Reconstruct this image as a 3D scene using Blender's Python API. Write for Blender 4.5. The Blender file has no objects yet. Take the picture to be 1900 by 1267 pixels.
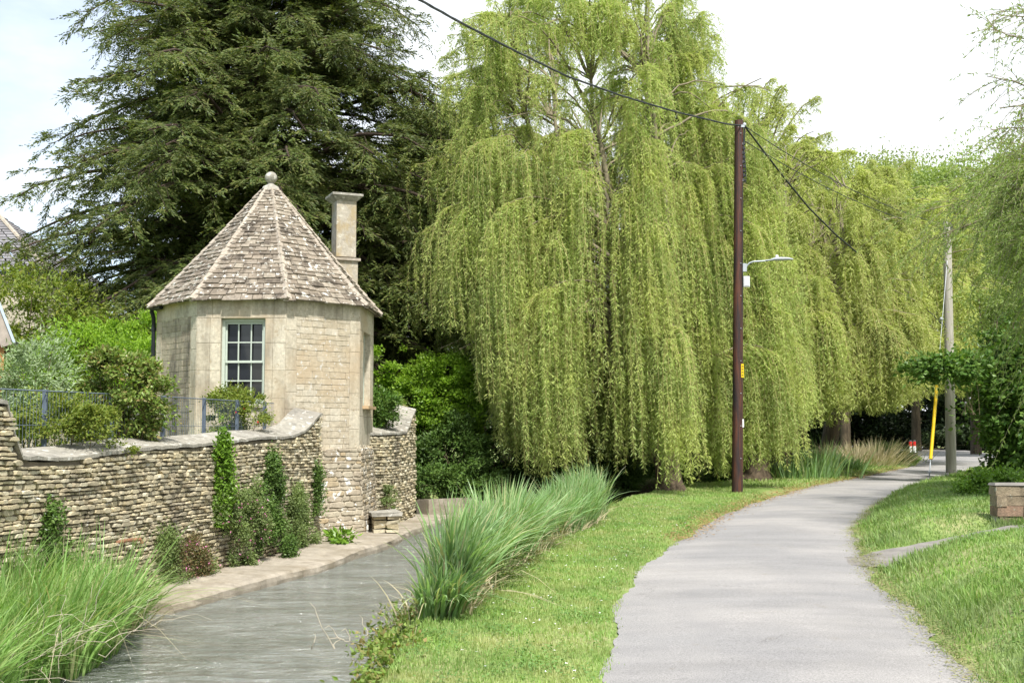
import bpy, math, random
import numpy as np
from mathutils import Vector
# ------------------------------------------------------------------ camera, sky, sun, exposure
SC = bpy.context.scene
COL = SC.collection
FPX = 2100.0; PITCH = math.atan(161.5/FPX); CAMZ = 1.6
cam_d = bpy.data.cameras.new('camera'); cam = bpy.data.objects.new('camera', cam_d); COL.objects.link(cam)
cam.location = (0, 0, CAMZ); cam.rotation_euler = (math.pi/2+PITCH, 0, 0)
cam_d.sensor_width = 36; cam_d.lens = 36*FPX/1900; cam_d.clip_end = 3000; cam_d.clip_start = 0.1
SC.camera = cam
SUN_EL, SUN_AZ = 56, 162          # azimuth clockwise from +Y: behind the camera, to the right
w = bpy.data.worlds.new('World'); SC.world = w; w.use_nodes = True
nt = w.node_tree; nt.nodes.clear()
wo = nt.nodes.new('ShaderNodeOutputWorld'); bg = nt.nodes.new('ShaderNodeBackground')
sk = nt.nodes.new('ShaderNodeTexSky'); sk.sky_type = 'NISHITA'; sk.sun_disc = False
sk.sun_elevation = math.radians(SUN_EL); sk.sun_rotation = math.radians(SUN_AZ)
sk.air_density = 1.0; sk.dust_density = 1.5
tc = nt.nodes.new('ShaderNodeTexCoord')
mp = nt.nodes.new('ShaderNodeMapping'); mp.inputs['Scale'].default_value = (1, 1, 2.6); mp.inputs['Location'].default_value = (0.35, 0.1, 0.2)
ns = nt.nodes.new('ShaderNodeTexNoise'); ns.inputs['Scale'].default_value = 2.3; ns.inputs['Detail'].default_value = 7; ns.inputs['Roughness'].default_value = 0.55
rp = nt.nodes.new('ShaderNodeValToRGB'); rp.color_ramp.elements[0].position = 0.22; rp.color_ramp.elements[1].position = 0.50
rp.color_ramp.elements[0].color = (0.12, 0.12, 0.12, 1)
mx = nt.nodes.new('ShaderNodeMix'); mx.data_type = 'RGBA'
mx.inputs[7].default_value = (4.9, 5.1, 5.35, 1)   # white cloud radiance, in the physical units of the sky texture
L = nt.links.new
L(tc.outputs['Generated'], mp.inputs[0]); L(mp.outputs[0], ns.inputs['Vector']); sxy = nt.nodes.new('ShaderNodeSeparateXYZ'); L(tc.outputs['Generated'], sxy.inputs[0])
thin = nt.nodes.new('ShaderNodeMath'); thin.operation = 'MULTIPLY_ADD'; thin.inputs[1].default_value = .62; L(sxy.outputs[0], thin.inputs[0]); L(ns.outputs['Fac'], thin.inputs[2]); L(thin.outputs[0], rp.inputs[0])
L(rp.outputs['Color'], mx.inputs[0]); L(sk.outputs[0], mx.inputs[6]); L(mx.outputs[2], bg.inputs[0]); L(bg.outputs[0], wo.inputs[0])
bg.inputs['Strength'].default_value = 0.12
sd = bpy.data.lights.new('sun', 'SUN'); sun = bpy.data.objects.new('sun', sd); COL.objects.link(sun)
sd.energy = 3.4; sd.angle = math.radians(3.0); sd.color = (1.0, 0.965, 0.92)
sun.rotation_euler = (math.radians(90-SUN_EL), 0, math.radians(180-SUN_AZ))
SC.view_settings.view_transform = 'Standard'; SC.view_settings.look = 'None'
SC.view_settings.exposure = 1.1; SC.view_settings.gamma = 1.0
SC.render.engine = 'CYCLES'
try:
    SC.cycles.use_denoising = True
    SC.cycles.max_bounces = 8; SC.cycles.diffuse_bounces = 4; SC.cycles.transmission_bounces = 4
except Exception: pass

rnd = np.random.default_rng(7)
# ------------------------------------------------------------------ picture -> place
def ray(px, py):
    dx = (px-950)/FPX; dz = -(py-633.5)/FPX; c, s = math.cos(PITCH), math.sin(PITCH)
    return np.array([dx, c-dz*s, s+dz*c])
def G(px, py, z=0.0):
    d = ray(px, py); return np.array([0, 0, CAMZ])+d*((z-CAMZ)/d[2])
def D(px, py, Y):
    d = ray(px, py); return np.array([0, 0, CAMZ])+d*(Y/d[1])

# ------------------------------------------------------------------ objects
ORI = {}
def setp(o, label=None, cat=None, group=None, kind=None):
    if label: o['label'] = label
    if cat: o['category'] = cat
    if group: o['group'] = group
    if kind: o['kind'] = kind
    return o
def thing(name, label, cat, loc, group=None):
    o = bpy.data.objects.new(name, None); COL.objects.link(o); o.location = tuple(loc); o.empty_display_size = .3
    ORI[o.name] = np.array(loc, float); setp(o, label, cat, group); return o
def mesh_obj(name, V, F, mat, parent=None, origin=None, smooth=False):
    """V (N,3) world coordinates, F a list of (M,k) index arrays -> one mesh object"""
    if parent is not None: org = ORI[parent.name]
    else: org = np.array(origin if origin is not None else (0, 0, 0), float)
    V = np.asarray(V, float)-org
    me = bpy.data.meshes.new(name)
    F = [np.asarray(f, int) for f in F if len(f)]
    me.vertices.add(len(V)); me.vertices.foreach_set('co', V.astype(np.float32).ravel())
    tot = sum(f.size for f in F); me.loops.add(tot)
    me.loops.foreach_set('vertex_index', np.concatenate([f.ravel() for f in F]).astype(np.int32))
    npoly = sum(len(f) for f in F); me.polygons.add(npoly)
    lt = np.concatenate([np.full(len(f), f.shape[1]) for f in F])
    ls = np.concatenate([[0], np.cumsum(lt)[:-1]])
    me.polygons.foreach_set('loop_start', ls.astype(np.int32))
    try: me.polygons.foreach_set('loop_total', lt.astype(np.int32))
    except Exception: pass
    me.polygons.foreach_set('use_smooth', np.full(npoly, bool(smooth)))
    me.update(calc_edges=True); me.validate()
    if isinstance(mat, (list, tuple)):
        for m in mat: me.materials.append(m)
    elif mat: me.materials.append(mat)
    o = bpy.data.objects.new(name, me); COL.objects.link(o)
    if parent is not None: o.parent = parent; ORI[o.name] = org
    else: o.location = tuple(org); ORI[o.name] = org
    return o
class MB:
    """collects boxes, prisms and tubes for one mesh"""
    def __init__(s): s.V = []; s.F = {}; s.n = 0
    def add(s, V, F):
        V = np.asarray(V, float); s.V.append(V)
        for f in F:
            f = np.asarray(f, int)
            if f.ndim == 1: f = f[None]
            s.F.setdefault(f.shape[1], []).append(f+s.n)
        s.n += len(V)
    def box(s, c, size, ax=None, jit=0):
        h = np.array(size, float)/2
        P = np.array([[x, y, z] for z in (-1, 1) for y in (-1, 1) for x in (-1, 1)], float)*h
        if jit: P += rnd.normal(0, jit, P.shape)
        if ax is not None: P = P@np.array(ax, float)
        s.add(P+np.array(c, float), [[[0, 2, 3, 1], [4, 5, 7, 6], [0, 1, 5, 4], [2, 6, 7, 3], [0, 4, 6, 2], [1, 3, 7, 5]]])
    def quad(s, a, b, c, d): s.add([a, b, c, d], [[[0, 1, 2, 3]]])
    def tube(s, pts, r, sides=8, cap=True):
        V, F = tubes(np.array(pts, float)[None], np.broadcast_to(np.asarray(r, float), (len(pts),))[None], sides)
        s.add(V, [F])
        if cap:
            s.add(V[:sides], [np.arange(sides)[::-1]]); s.add(V[-sides:], [np.arange(sides)])
    def sphere(s, c, r, seg=16, rings=10):
        c = np.array(c, float); r = np.broadcast_to(r, 3)
        V = [c+r*np.array([math.sin(math.pi*i/rings)*math.cos(2*math.pi*j/seg), math.sin(math.pi*i/rings)*math.sin(2*math.pi*j/seg), math.cos(math.pi*i/rings)]) for i in range(rings+1) for j in range(seg)]
        F = [[i*seg+j, (i+1)*seg+j, (i+1)*seg+(j+1) % seg, i*seg+(j+1) % seg] for i in range(rings) for j in range(seg)]
        s.add(V, [F])
    def build(s, name, mat, parent=None, origin=None, smooth=False):
        return mesh_obj(name, np.concatenate(s.V), [np.concatenate(f) for f in s.F.values()], mat, parent, origin, smooth)
def norm(a): return a/np.maximum(np.linalg.norm(a, axis=-1, keepdims=True), 1e-9)
def tubes(P, R, sides=4):
    """P (N,K,3) polylines, R (N,K) radii -> verts, quads"""
    N, K, _ = P.shape
    T = norm(np.gradient(P, axis=1))
    ref = np.where(np.abs(T[:, :1, 2:3]) > .8, np.array([[[1., .3, 0]]]), np.array([[[0., 0, 1.]]]))
    ref = np.broadcast_to(ref, T.shape)
    A = norm(np.cross(T, ref)); B = np.cross(T, A)
    th = np.arange(sides)*2*math.pi/sides
    V = P[:, :, None]+R[:, :, None, None]*(A[:, :, None]*np.cos(th)[:, None]+B[:, :, None]*np.sin(th)[:, None])
    idx = np.arange(N*K*sides).reshape(N, K, sides)
    a = idx[:, :-1]; b = idx[:, 1:]
    F = np.stack([a, np.roll(a, -1, 2), np.roll(b, -1, 2), b], -1).reshape(-1, 4)
    return V.reshape(-1, 3), F
def leaf_quads(P, A, Ln, W, rng, fold=.25, up=None):
    """diamond leaves: base P, axis A (N,3), length Ln, width W"""
    N = len(P); A = norm(A)
    Rv = rng.normal(0, 1, (N, 3)) if up is None else rng.normal(0, .45, (N, 3))+up
    S = norm(np.cross(A, Rv)); Nn = np.cross(A, S)
    Ln = np.broadcast_to(Ln, N)[:, None]; W = np.broadcast_to(W, N)[:, None]
    m = P+A*Ln*.42+Nn*Ln*fold*.3
    V = np.stack([P, m+S*W/2, P+A*Ln-Nn*Ln*fold*.2, m-S*W/2], 1).reshape(-1, 3)
    return V, np.arange(N*4).reshape(N, 4)

# ------------------------------------------------------------------ materials
def newmat(name):
    m = bpy.data.materials.new(name); m.use_nodes = True; t = m.node_tree; t.nodes.clear()
    o = t.nodes.new('ShaderNodeOutputMaterial'); return m, t, o
def ramp(t, stops):
    r = t.nodes.new('ShaderNodeValToRGB'); e = r.color_ramp.elements
    e[0].position, e[0].color = stops[0][0], (*stops[0][1], 1); e[1].position, e[1].color = stops[-1][0], (*stops[-1][1], 1)
    for p, c in stops[1:-1]: q = e.new(p); q.color = (*c, 1)
    return r
def noise(t, scale, detail=5, rough=.6, vec=None, dist=0):
    n = t.nodes.new('ShaderNodeTexNoise'); n.inputs['Scale'].default_value = scale; n.inputs['Detail'].default_value = detail
    n.inputs['Roughness'].default_value = rough; n.inputs['Distortion'].default_value = dist
    if vec is None:
        g = t.nodes.new('ShaderNodeNewGeometry'); vec = g.outputs['Position']
    t.links.new(vec, n.inputs['Vector']); return n
def stretch(t, sc):
    g = t.nodes.new('ShaderNodeNewGeometry'); m = t.nodes.new('ShaderNodeMapping'); m.inputs['Scale'].default_value = sc
    t.links.new(g.outputs['Position'], m.inputs[0]); return m.outputs[0]
def mixc(t, fac, a, b, mode='MIX'):
    m = t.nodes.new('ShaderNodeMix'); m.data_type = 'RGBA'; m.blend_type = mode
    for v, s in ((fac, 0), (a, 6), (b, 7)):
        if hasattr(v, 'links') or hasattr(v, 'is_linked'): t.links.new(v, m.inputs[s])
        elif s == 0: m.inputs[0].default_value = v
        else: m.inputs[s].default_value = (*v, 1)
    return m.outputs[2]
def fin(t, o, col, rough=.8, bump=None, bstr=.3, bdist=.02, spec=.3, metal=0):
    p = t.nodes.new('ShaderNodeBsdfPrincipled'); p.inputs['Roughness'].default_value = rough
    p.inputs['Specular IOR Level'].default_value = spec; p.inputs['Metallic'].default_value = metal
    if hasattr(col, 'is_linked'): t.links.new(col, p.inputs['Base Color'])
    else: p.inputs['Base Color'].default_value = (*col, 1)
    if bump is not None:
        b = t.nodes.new('ShaderNodeBump'); b.inputs['Strength'].default_value = bstr; b.inputs['Distance'].default_value = bdist
        t.links.new(bump, b.inputs['Height']); t.links.new(b.outputs[0], p.inputs['Normal'])
    t.links.new(p.outputs[0], o.inputs[0]); return p
def rpi(t): return t.nodes.new('ShaderNodeNewGeometry').outputs['Random Per Island']
def plain(name, col, rough=.6, var=.25, scale=8, spec=.3, metal=0, bump=.15):
    m, t, o = newmat(name); n = noise(t, scale)
    r = ramp(t, [(.3, tuple(c*(1-var) for c in col)), (.7, tuple(min(1, c*(1+var)) for c in col))]); t.links.new(n.outputs[0], r.inputs[0])
    n2 = noise(t, scale*6); fin(t, o, r.outputs[0], rough, n2.outputs[0], bump, .01, spec, metal); return m
def leafmat(name, cols, trans=.3, big=.35, bigscale=.7, rough=.5, tcol=None, tint=None):
    """cols: colours picked leaf by leaf; slow noise varies them from bough to bough"""
    m, t, o = newmat(name); r = ramp(t, [(i/(len(cols)-1), c) for i, c in enumerate(cols)]); t.links.new(rpi(t), r.inputs[0])
    n = noise(t, bigscale, 4, .6)
    r2 = ramp(t, [(.3, (1-big,)*3), (.7, (1+big*.6, 1+big*.5, 1+big*.2))]); t.links.new(n.outputs[0], r2.inputs[0])
    c = mixc(t, 1.0, r.outputs[0], r2.outputs[0], 'MULTIPLY')
    if tint: # second hue in slow patches
        n3 = noise(t, bigscale*1.7, 3, .6); r3 = ramp(t, [(.45, (0, 0, 0)), (.68, (1, 1, 1))]); t.links.new(n3.outputs[0], r3.inputs[0])
        c = mixc(t, r3.outputs[0], c, tint)
    p = t.nodes.new('ShaderNodeBsdfPrincipled'); p.inputs['Roughness'].default_value = rough; p.inputs['Specular IOR Level'].default_value = .25
    tr = t.nodes.new('ShaderNodeBsdfTranslucent'); ms = t.nodes.new('ShaderNodeMixShader'); ms.inputs[0].default_value = trans
    c2 = mixc(t, 1.0, c, tcol or (1.3, 1.35, .6), 'MULTIPLY')
    t.links.new(c, p.inputs['Base Color']); t.links.new(c2, tr.inputs[0])
    t.links.new(p.outputs[0], ms.inputs[1]); t.links.new(tr.outputs[0], ms.inputs[2]); t.links.new(ms.outputs[0], o.inputs[0]); return m
def stonemat(name, cols, stain=(.12, .1, .07), lichen=None, staincut=(.5, .72), liccut=(.62, .68), bscale=14, bstr=.5, stainsc=(1.2, 1.2, .5), stainamt=.7, licscale=9, tone=None):
    m, t, o = newmat(name); r = ramp(t, [(i/(len(cols)-1), c) for i, c in enumerate(cols)]); t.links.new(rpi(t), r.inputs[0])
    n1 = noise(t, bscale, 8, .7); v = ramp(t, [(.25, (.62,)*3), (.75, (1.3,)*3)]); t.links.new(n1.outputs[0], v.inputs[0])
    c = mixc(t, 1, r.outputs[0], v.outputs[0], 'MULTIPLY')
    n2 = noise(t, 1.0, 6, .65, stretch(t, stainsc)); s = ramp(t, [(staincut[0], (0, 0, 0)), (staincut[1], (stainamt,)*3)]); t.links.new(n2.outputs[0], s.inputs[0])
    c = mixc(t, s.outputs[0], c, stain)
    if tone:
        n5 = noise(t, .9, 5, .6); s5 = ramp(t, [(.48, (0, 0, 0)), (.66, (.75,)*3)]); t.links.new(n5.outputs[0], s5.inputs[0]); c = mixc(t, s5.outputs[0], c, tone)
    if lichen:
        n3 = noise(t, licscale, 3, .55); s3 = ramp(t, [(liccut[0], (0, 0, 0)), (liccut[1], (1, 1, 1))]); t.links.new(n3.outputs[0], s3.inputs[0])
        c = mixc(t, s3.outputs[0], c, lichen)
    n4 = noise(t, bscale*3, 8, .75); fin(t, o, c, .92, n4.outputs[0], bstr, .02, .15); return m

M_dry = stonemat('dry_stone', [(.45, .39, .25), (.52, .46, .31), (.39, .33, .22), (.56, .51, .37), (.33, .29, .20), (.50, .42, .26)], stain=(.13, .11, .085), lichen=(.56, .54, .45), liccut=(.64, .70), staincut=(.52, .68), stainsc=(1.3, 1.3, .3), stainamt=.75)
M_core = plain('dark_mortar', (.20, .17, .125), .95)  # dark mortar colour behind the stones, also backs the roof slates
M_cope = stonemat('coping_stone', [(.30, .28, .23), (.34, .32, .27), (.26, .24, .20)], stain=(.12, .115, .10), lichen=(.48, .47, .42), liccut=(.60, .66), stainsc=(3, 3, 3))
M_ash = stonemat('ashlar', [(.46, .40, .295), (.49, .43, .325), (.43, .37, .27), (.52, .47, .37), (.42, .355, .25)], stain=(.24, .19, .12), lichen=(.55, .52, .46), liccut=(.62, .66), licscale=13, staincut=(.50, .70), stainsc=(1.6, 1.6, .5), stainamt=.6, bscale=11, bstr=.7, tone=(.43, .33, .21))
M_ashdark = stonemat('dark_stained_ashlar', [(.34, .29, .21), (.40, .35, .26), (.30, .25, .18), (.43, .37, .28)], stain=(.07, .065, .055), lichen=None, staincut=(.44, .58), stainsc=(1.6, 1.6, .35), stainamt=.9, bscale=9)  # for one tower face: darker block colours overall, plus heavier stain streaks
M_quoin = stonemat('dressed_stone', [(.49, .44, .34), (.53, .48, .375), (.46, .41, .31)], tone=(.44, .34, .22), stain=(.19, .16, .12), lichen=(.36, .30, .21), liccut=(.60, .70), staincut=(.47, .66), stainsc=(2.6, 2.6, .55), stainamt=.7, bscale=16, bstr=.35, licscale=14)
M_mort = plain('lime_mortar', (.42, .37, .28), .95, .15, 5)
M_rub = stonemat('plinth_rubble', [(.40, .34, .25), (.37, .32, .24), (.44, .39, .29), (.33, .29, .215), (.42, .33, .2)], stain=(.17, .13, .09), lichen=(.66, .65, .60), liccut=(.60, .63), licscale=5.5, staincut=(.5, .7), stainamt=.6)
M_tile = stonemat('stone_slate', [(.20, .165, .125), (.25, .21, .16), (.15, .125, .095), (.30, .26, .20), (.22, .185, .145)], stain=(.055, .045, .035), lichen=(.52, .50, .44), liccut=(.59, .65), licscale=11, staincut=(.50, .62), stainsc=(4, 4, 4), stainamt=.75, bscale=20)
M_hip = stonemat('hip_stone', [(.36, .31, .25), (.40, .35, .28)], stain=(.2, .16, .12), lichen=(.5, .47, .4), stainsc=(3, 3, 3), bscale=20)
M_quay = stonemat('quay_concrete', [(.34, .30, .24), (.34, .30, .24)], stain=(.17, .14, .09), staincut=(.42, .62), stainsc=(1.6, 1.6, 4), stainamt=.6, bscale=5, bstr=.4)
M_white = plain('window_paint', (.44, .49, .42), .5, .06)
M_glass, t, o = newmat('window_glass'); fin(t, o, (.012, .013, .016), .06, spec=.6)
M_black = plain('black_iron', (.012, .015, .016), .45, .2)
M_fence = plain('fence_paint', (.10, .125, .16), .5, .15)
M_creo, t, o = newmat('creosoted_timber')
n = noise(t, 1, 7, .65, stretch(t, (14, 14, 1.1))); r = ramp(t, [(.35, (.018, .014, .016)), (.5, (.05, .022, .016)), (.62, (.10, .034, .018)), (.8, (.03, .02, .02))]); t.links.new(n.outputs[0], r.inputs[0])
fin(t, o, r.outputs[0], .6, n.outputs[0], .5, .01, .4)
M_greyp, t, o = newmat('weathered_timber')
n = noise(t, 1, 7, .65, stretch(t, (20, 20, 1.5))); r = ramp(t, [(.3, (.28, .26, .22)), (.7, (.46, .43, .37))]); t.links.new(n.outputs[0], r.inputs[0]); fin(t, o, r.outputs[0], .85, n.outputs[0], .4, .01)
M_galv = plain('galvanised_steel', (.42, .45, .48), .45, .1, metal=.3)
M_box = plain('grey_plastic', (.62, .62, .64), .5, .05)
M_yel = plain('yellow_plastic', (.75, .5, .01), .45, .08)
M_red = plain('red_reflector', (.5, .015, .015), .4, .1)
M_whitepl = plain('white_plastic', (.75, .75, .74), .5, .05)
M_dkpl = plain('dark_plastic', (.03, .03, .033), .5, .1)
M_cable = plain('cable_sheath', (.03, .035, .035), .6, .1)
M_bark = stonemat('willow_bark', [(.10, .075, .05), (.12, .09, .06)], stain=(.035, .028, .02), staincut=(.42, .62), stainsc=(9, 9, 1.2), bscale=12, bstr=1)
M_limb = plain('willow_limb', (.20, .17, .11), .8, .3, 6)
M_twig = plain('yellow_twig', (.38, .33, .13), .7, .2, 6)
M_ybark = plain('yew_bark', (.06, .042, .03), .9, .3, 6)
M_stem = plain('shrub_stem', (.13, .10, .06), .8, .3, 10)
M_dead = plain('dead_twig', (.42, .37, .28), .85, .25, 8)
M_wleaf = leafmat('willow_leaf', [(.39, .48, .14), (.46, .55, .18), (.53, .60, .25), (.32, .43, .12), (.43, .53, .18)], .5, .28, .5, tcol=(1.08, 1.14, .78), tint=(.52, .57, .18))
M_wleaf2 = leafmat('willow_leaf_yellow', [(.46, .52, .16), (.52, .57, .21), (.41, .49, .15), (.57, .60, .27)], .5, .28, .4, tcol=(1.1, 1.15, .75))
M_yew = leafmat('yew_needle', [(.075, .115, .032), (.105, .15, .04), (.15, .18, .05), (.09, .13, .035), (.20, .20, .065)], .28, .4, .8)
M_yew2 = leafmat('conifer_needle', [(.08, .125, .04), (.11, .16, .05), (.15, .19, .055)], .25, .35, .8)
M_silver = leafmat('silver_leaf', [(.22, .31, .15), (.33, .41, .25), (.17, .27, .09)], .2, .2, 1.5)
M_rose = leafmat('rose_leaf', [(.14, .23, .05), (.19, .29, .06), (.24, .30, .08), (.12, .2, .04), (.27, .21, .09), (.18, .28, .07)], .3, .3, 1.6, .35)
M_lime = leafmat('lime_leaf', [(.20, .25, .04), (.14, .21, .035), (.25, .27, .05)], .35, .3, 1.6)
M_ivy = leafmat('ivy_leaf', [(.07, .14, .03), (.10, .18, .04), (.14, .22, .06)], .2, .35, 2.0, .35)
M_ivyb = leafmat('bright_ivy_leaf', [(.14, .26, .03), (.18, .31, .04), (.10, .2, .025)], .3, .2, 2.0, .35)
M_weed = leafmat('weed_leaf', [(.13, .20, .06), (.17, .24, .08), (.21, .27, .10), (.14, .19, .07)], .3, .3, 2.5)
M_redweed = leafmat('red_weed_leaf', [(.20, .12, .06), (.14, .13, .05), (.11, .15, .05), (.24, .13, .10)], .3, .3, 3)
M_hazel = leafmat('broad_leaf', [(.07, .15, .03), (.09, .18, .035), (.12, .21, .045), (.15, .24, .055)], .3, .3, 1.2, .4)
M_hedge = leafmat('hedge_leaf', [(.18, .32, .035), (.24, .40, .045), (.30, .45, .06), (.14, .26, .03)], .45, .35, 1.0, .4)
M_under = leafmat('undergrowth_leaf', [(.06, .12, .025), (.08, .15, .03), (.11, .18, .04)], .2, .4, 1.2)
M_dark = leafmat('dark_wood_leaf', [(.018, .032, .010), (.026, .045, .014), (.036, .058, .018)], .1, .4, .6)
M_far = leafmat('far_leaf', [(.25, .32, .10), (.30, .37, .12), (.35, .40, .15)], .3, .3, .25)
M_olive = leafmat('olive_willow_leaf', [(.22, .31, .09), (.27, .36, .11), (.32, .40, .14), (.24, .33, .11)], .4, .2, .6)
M_reed = leafmat('reed_blade', [(.12, .22, .08), (.16, .27, .11), (.10, .19, .06), (.20, .30, .12)], .3, .25, 1.5, .35)
M_reed2 = leafmat('blue_reed_blade', [(.22, .37, .16), (.29, .45, .22), (.17, .31, .10), (.35, .50, .27), (.45, .45, .26)], .35, .35, 1.5, .35)
M_reedl = leafmat('bright_reed_blade', [(.19, .35, .10), (.26, .43, .13), (.16, .30, .08), (.33, .47, .18), (.42, .45, .22)], .35, .25, 1.5, .35)
M_dry_r = leafmat('dry_reed_blade', [(.42, .36, .24), (.50, .44, .30), (.35, .32, .18)], .2, .2, 2)
M_grassb = leafmat('grass_blade', [(.21, .36, .09), (.27, .42, .12), (.33, .46, .16), (.17, .31, .07), (.42, .44, .22)], .35, .3, 1.1, tint=(.38, .40, .17))
M_grassr = leafmat('bank_grass_blade', [(.15, .28, .06), (.21, .35, .09), (.28, .41, .13), (.15, .27, .065), (.34, .36, .17)], .3, .4, 1.3, tint=(.27, .34, .15))
M_litter = leafmat('fallen_leaf', [(.28, .17, .07), (.34, .24, .11), (.22, .13, .06)], .1, .3, 2)
M_flower = plain('petal', (.75, .75, .70), .6, .05)
M_pink = plain('pink_petal', (.55, .20, .35), .6, .2)

# ------------------------------------------------------------------ the lie of the land
YQ = np.array([[-60, -6.5], [5, -5.0], [9.6, -4.6], [13.5, -3.95], [14, -3.8], [17.3, -2.85], [20, -2.42], [22, -2.15], [25.8, -1.6], [30, .1], [36, 3.4], [40, 6.4], [46, 9.6], [55, 14], [90, 14.5], [1000, 14.5]])
YB = np.array([[-60, -2.4], [5, -.66], [7.3, -.74], [9.5, -.74], [12, -.45], [16, .35], [20, 1.35], [25, 2.5], [30, 4.2], [36, 7.5], [40, 10.3], [46, 13.6], [55, 18.2], [90, 19], [1000, 19]])
YL = np.array([[-60, .4], [5, .50], [7.3, .60], [8.8, .76], [11.1, 1.06], [13.8, 1.64], [17.9, 2.9], [20, 3.5], [24.3, 5.1], [31.4, 8.2], [38, 11.7], [49, 17.3], [62, 22.4], [80, 26.5]])
YR = np.array([[-60, 2.8], [5, 2.8], [7.3, 2.93], [9.6, 3.4], [12, 3.8], [15.1, 4.6], [17.9, 5.35], [22, 6.9], [28.5, 9.6], [34.9, 12.9], [45.5, 18.3], [52, 24], [58, 40]])
YW = np.array([[-60, -12], [5, -7.4], [9, -6.25], [11.8, -5.3], [15, -4.43], [17.5, -3.93], [20.5, -3.45]])
def xi(T, y): return np.interp(y, T[:, 0], T[:, 1])
def sst(a, b, x): t = np.clip((x-a)/(b-a), 0, 1); return t*t*(3-2*t)
PA, PB = np.array([4.3, 13.7]), np.array([6.7, 15.3])       # the side path up the bank
def dpath(x, y):
    d = PB-PA; q = ((x-PA[0])*d[0]+(y-PA[1])*d[1])/(d@d); qc = np.clip(q, -.3, 1.4)
    return np.hypot(x-PA[0]-qc*d[0], y-PA[1]-qc*d[1]), qc
def H(x, y):
    x = np.asarray(x, float); y = np.asarray(y, float)
    z = np.zeros(np.broadcast(x, y).shape)
    xb, xq, xl, xr, xw = xi(YB, y), xi(YQ, y), xi(YL, y), xi(YR, y), xi(YW, y)
    und = .03*np.sin(x*1.7+y*.6)*np.sin(y*1.1-x*.4)
    off = x-xr
    bank = (.30*sst(.05, 1.1, off)+.05*np.clip(off-1, 0, 5))*(1-sst(24, 34, y))+.05*sst(0, .6, off)
    verge = .035*sst(0, .25, xl-x)+und*sst(0.3, .9, xl-x)
    z = np.where(off > 0, bank+und*sst(.5, 1.5, off), np.where(x < xl, verge, -.01))
    dp, q = dpath(x, y)
    pz = .02+.20*np.clip(q, 0, 1.4)
    wgt = (1-sst(.38, 1.0, dp))*(off > 0)
    z = z*(1-wgt)+pz*wgt
    z = z-1.1*sst(0, .55, xb-x)                                 # right bank falls to the bed
    leftg = np.where(y < 27, .72, .25)
    edge = np.where(y < 27, np.where(y < 20.3, xw-.15, np.interp(y, [20.3, 20.5, 22.6, 22.8, 23.7, 26.2, 27], [-3.75, -4.3, -4.3, -3.5, -3.0, -2.62, -2.62])), xq-.9)
    z = np.where(x < edge+.12, leftg-(leftg+1.1)*sst(0, .12, x-edge), np.where(x < (xb+xq)/2, -1.1+(.9*sst(.1, .9, xq-x) if True else 0)*(y >= 27), z))
    z = np.where((x < xq) & (y >= 27), .25-1.35*sst(0, 1.0, x-(xq-1.0)), z)
    far = sst(58, 72, y)
    return z*(1-far*(x > 15))+.0*far
xs = np.unique(np.concatenate([np.linspace(-300, -12, 20), np.arange(-12, -8, .5), np.arange(-8, 13, .13), np.arange(13, 30, .6), np.linspace(30, 300, 22)]))
ys = np.unique(np.concatenate([np.linspace(-60, 4, 14), np.arange(4, 26, .13), np.arange(26, 50, .28), np.arange(50, 90, 1.), np.linspace(90, 900, 30)]))
X, Y = np.meshgrid(xs, ys); Z = H(X, Y)
idx = np.arange(X.size).reshape(X.shape)
F = np.stack([idx[:-1, :-1], idx[:-1, 1:], idx[1:, 1:], idx[1:, :-1]], -1).reshape(-1, 4)
M_soil, t, o = newmat('lawn_ground')
n = noise(t, .9, 6, .6); r = ramp(t, [(.3, (.13, .19, .05)), (.5, (.18, .25, .07)), (.62, (.28, .29, .13)), (.75, (.16, .22, .06))]); t.links.new(n.outputs[0], r.inputs[0])
n2 = noise(t, 22, 6, .7); r2 = ramp(t, [(.3, (.6,)*3), (.7, (1.35,)*3)]); t.links.new(n2.outputs[0], r2.inputs[0])
c = mixc(t, 1, r.outputs[0], r2.outputs[0], 'MULTIPLY')
g = t.nodes.new('ShaderNodeNewGeometry'); sx = t.nodes.new('ShaderNodeSeparateXYZ'); t.links.new(g.outputs['Position'], sx.inputs[0])
mr = t.nodes.new('ShaderNodeMapRange'); mr.inputs[1].default_value = -.06; mr.inputs[2].default_value = -.3; t.links.new(sx.outputs[2], mr.inputs[0])
c = mixc(t, mr.outputs[0], c, (.05, .04, .025))
fin(t, o, c, .95, n2.outputs[0], .6, .03, .1)
setp(mesh_obj('ground', np.stack([X, Y, Z], -1).reshape(-1, 3), [F], M_soil, smooth=True), kind='structure')

# road: asphalt sheet following the two edges, fraying at the rims
def strip(rows): # rows: list of arrays of points with equal length
    R = np.array(rows); n, k, _ = R.shape; idx = np.arange(n*k).reshape(n, k)
    return R.reshape(-1, 3), np.stack([idx[:-1, :-1], idx[:-1, 1:], idx[1:, 1:], idx[1:, :-1]], -1).reshape(-1, 4)
rows = []
for y in np.concatenate([np.arange(-40, 5, 2.5), np.arange(5, 40, .12), np.arange(40, 62, .5)]):
    a = xi(YL, y)+.05*math.sin(y*2.3)+rnd.normal(0, .018); b = xi(YR, y)+.06*math.sin(y*1.9+1)+rnd.normal(0, .02)+.03
    s = np.linspace(0, 1, 13); x = a+(b-a)*s
    rows.append(np.stack([x, np.full(13, y), .006+.035*(1-(2*s-1)**2)], -1))
V, F = strip(rows)
M_road, t, o = newmat('asphalt')
n = noise(t, 1, 5, .6, stretch(t, (.5, 1.6, 1))); r = ramp(t, [(.3, (.235, .228, .218)), (.5, (.275, .266, .255)), (.72, (.31, .30, .285))]); t.links.new(n.outputs[0], r.inputs[0])
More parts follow.
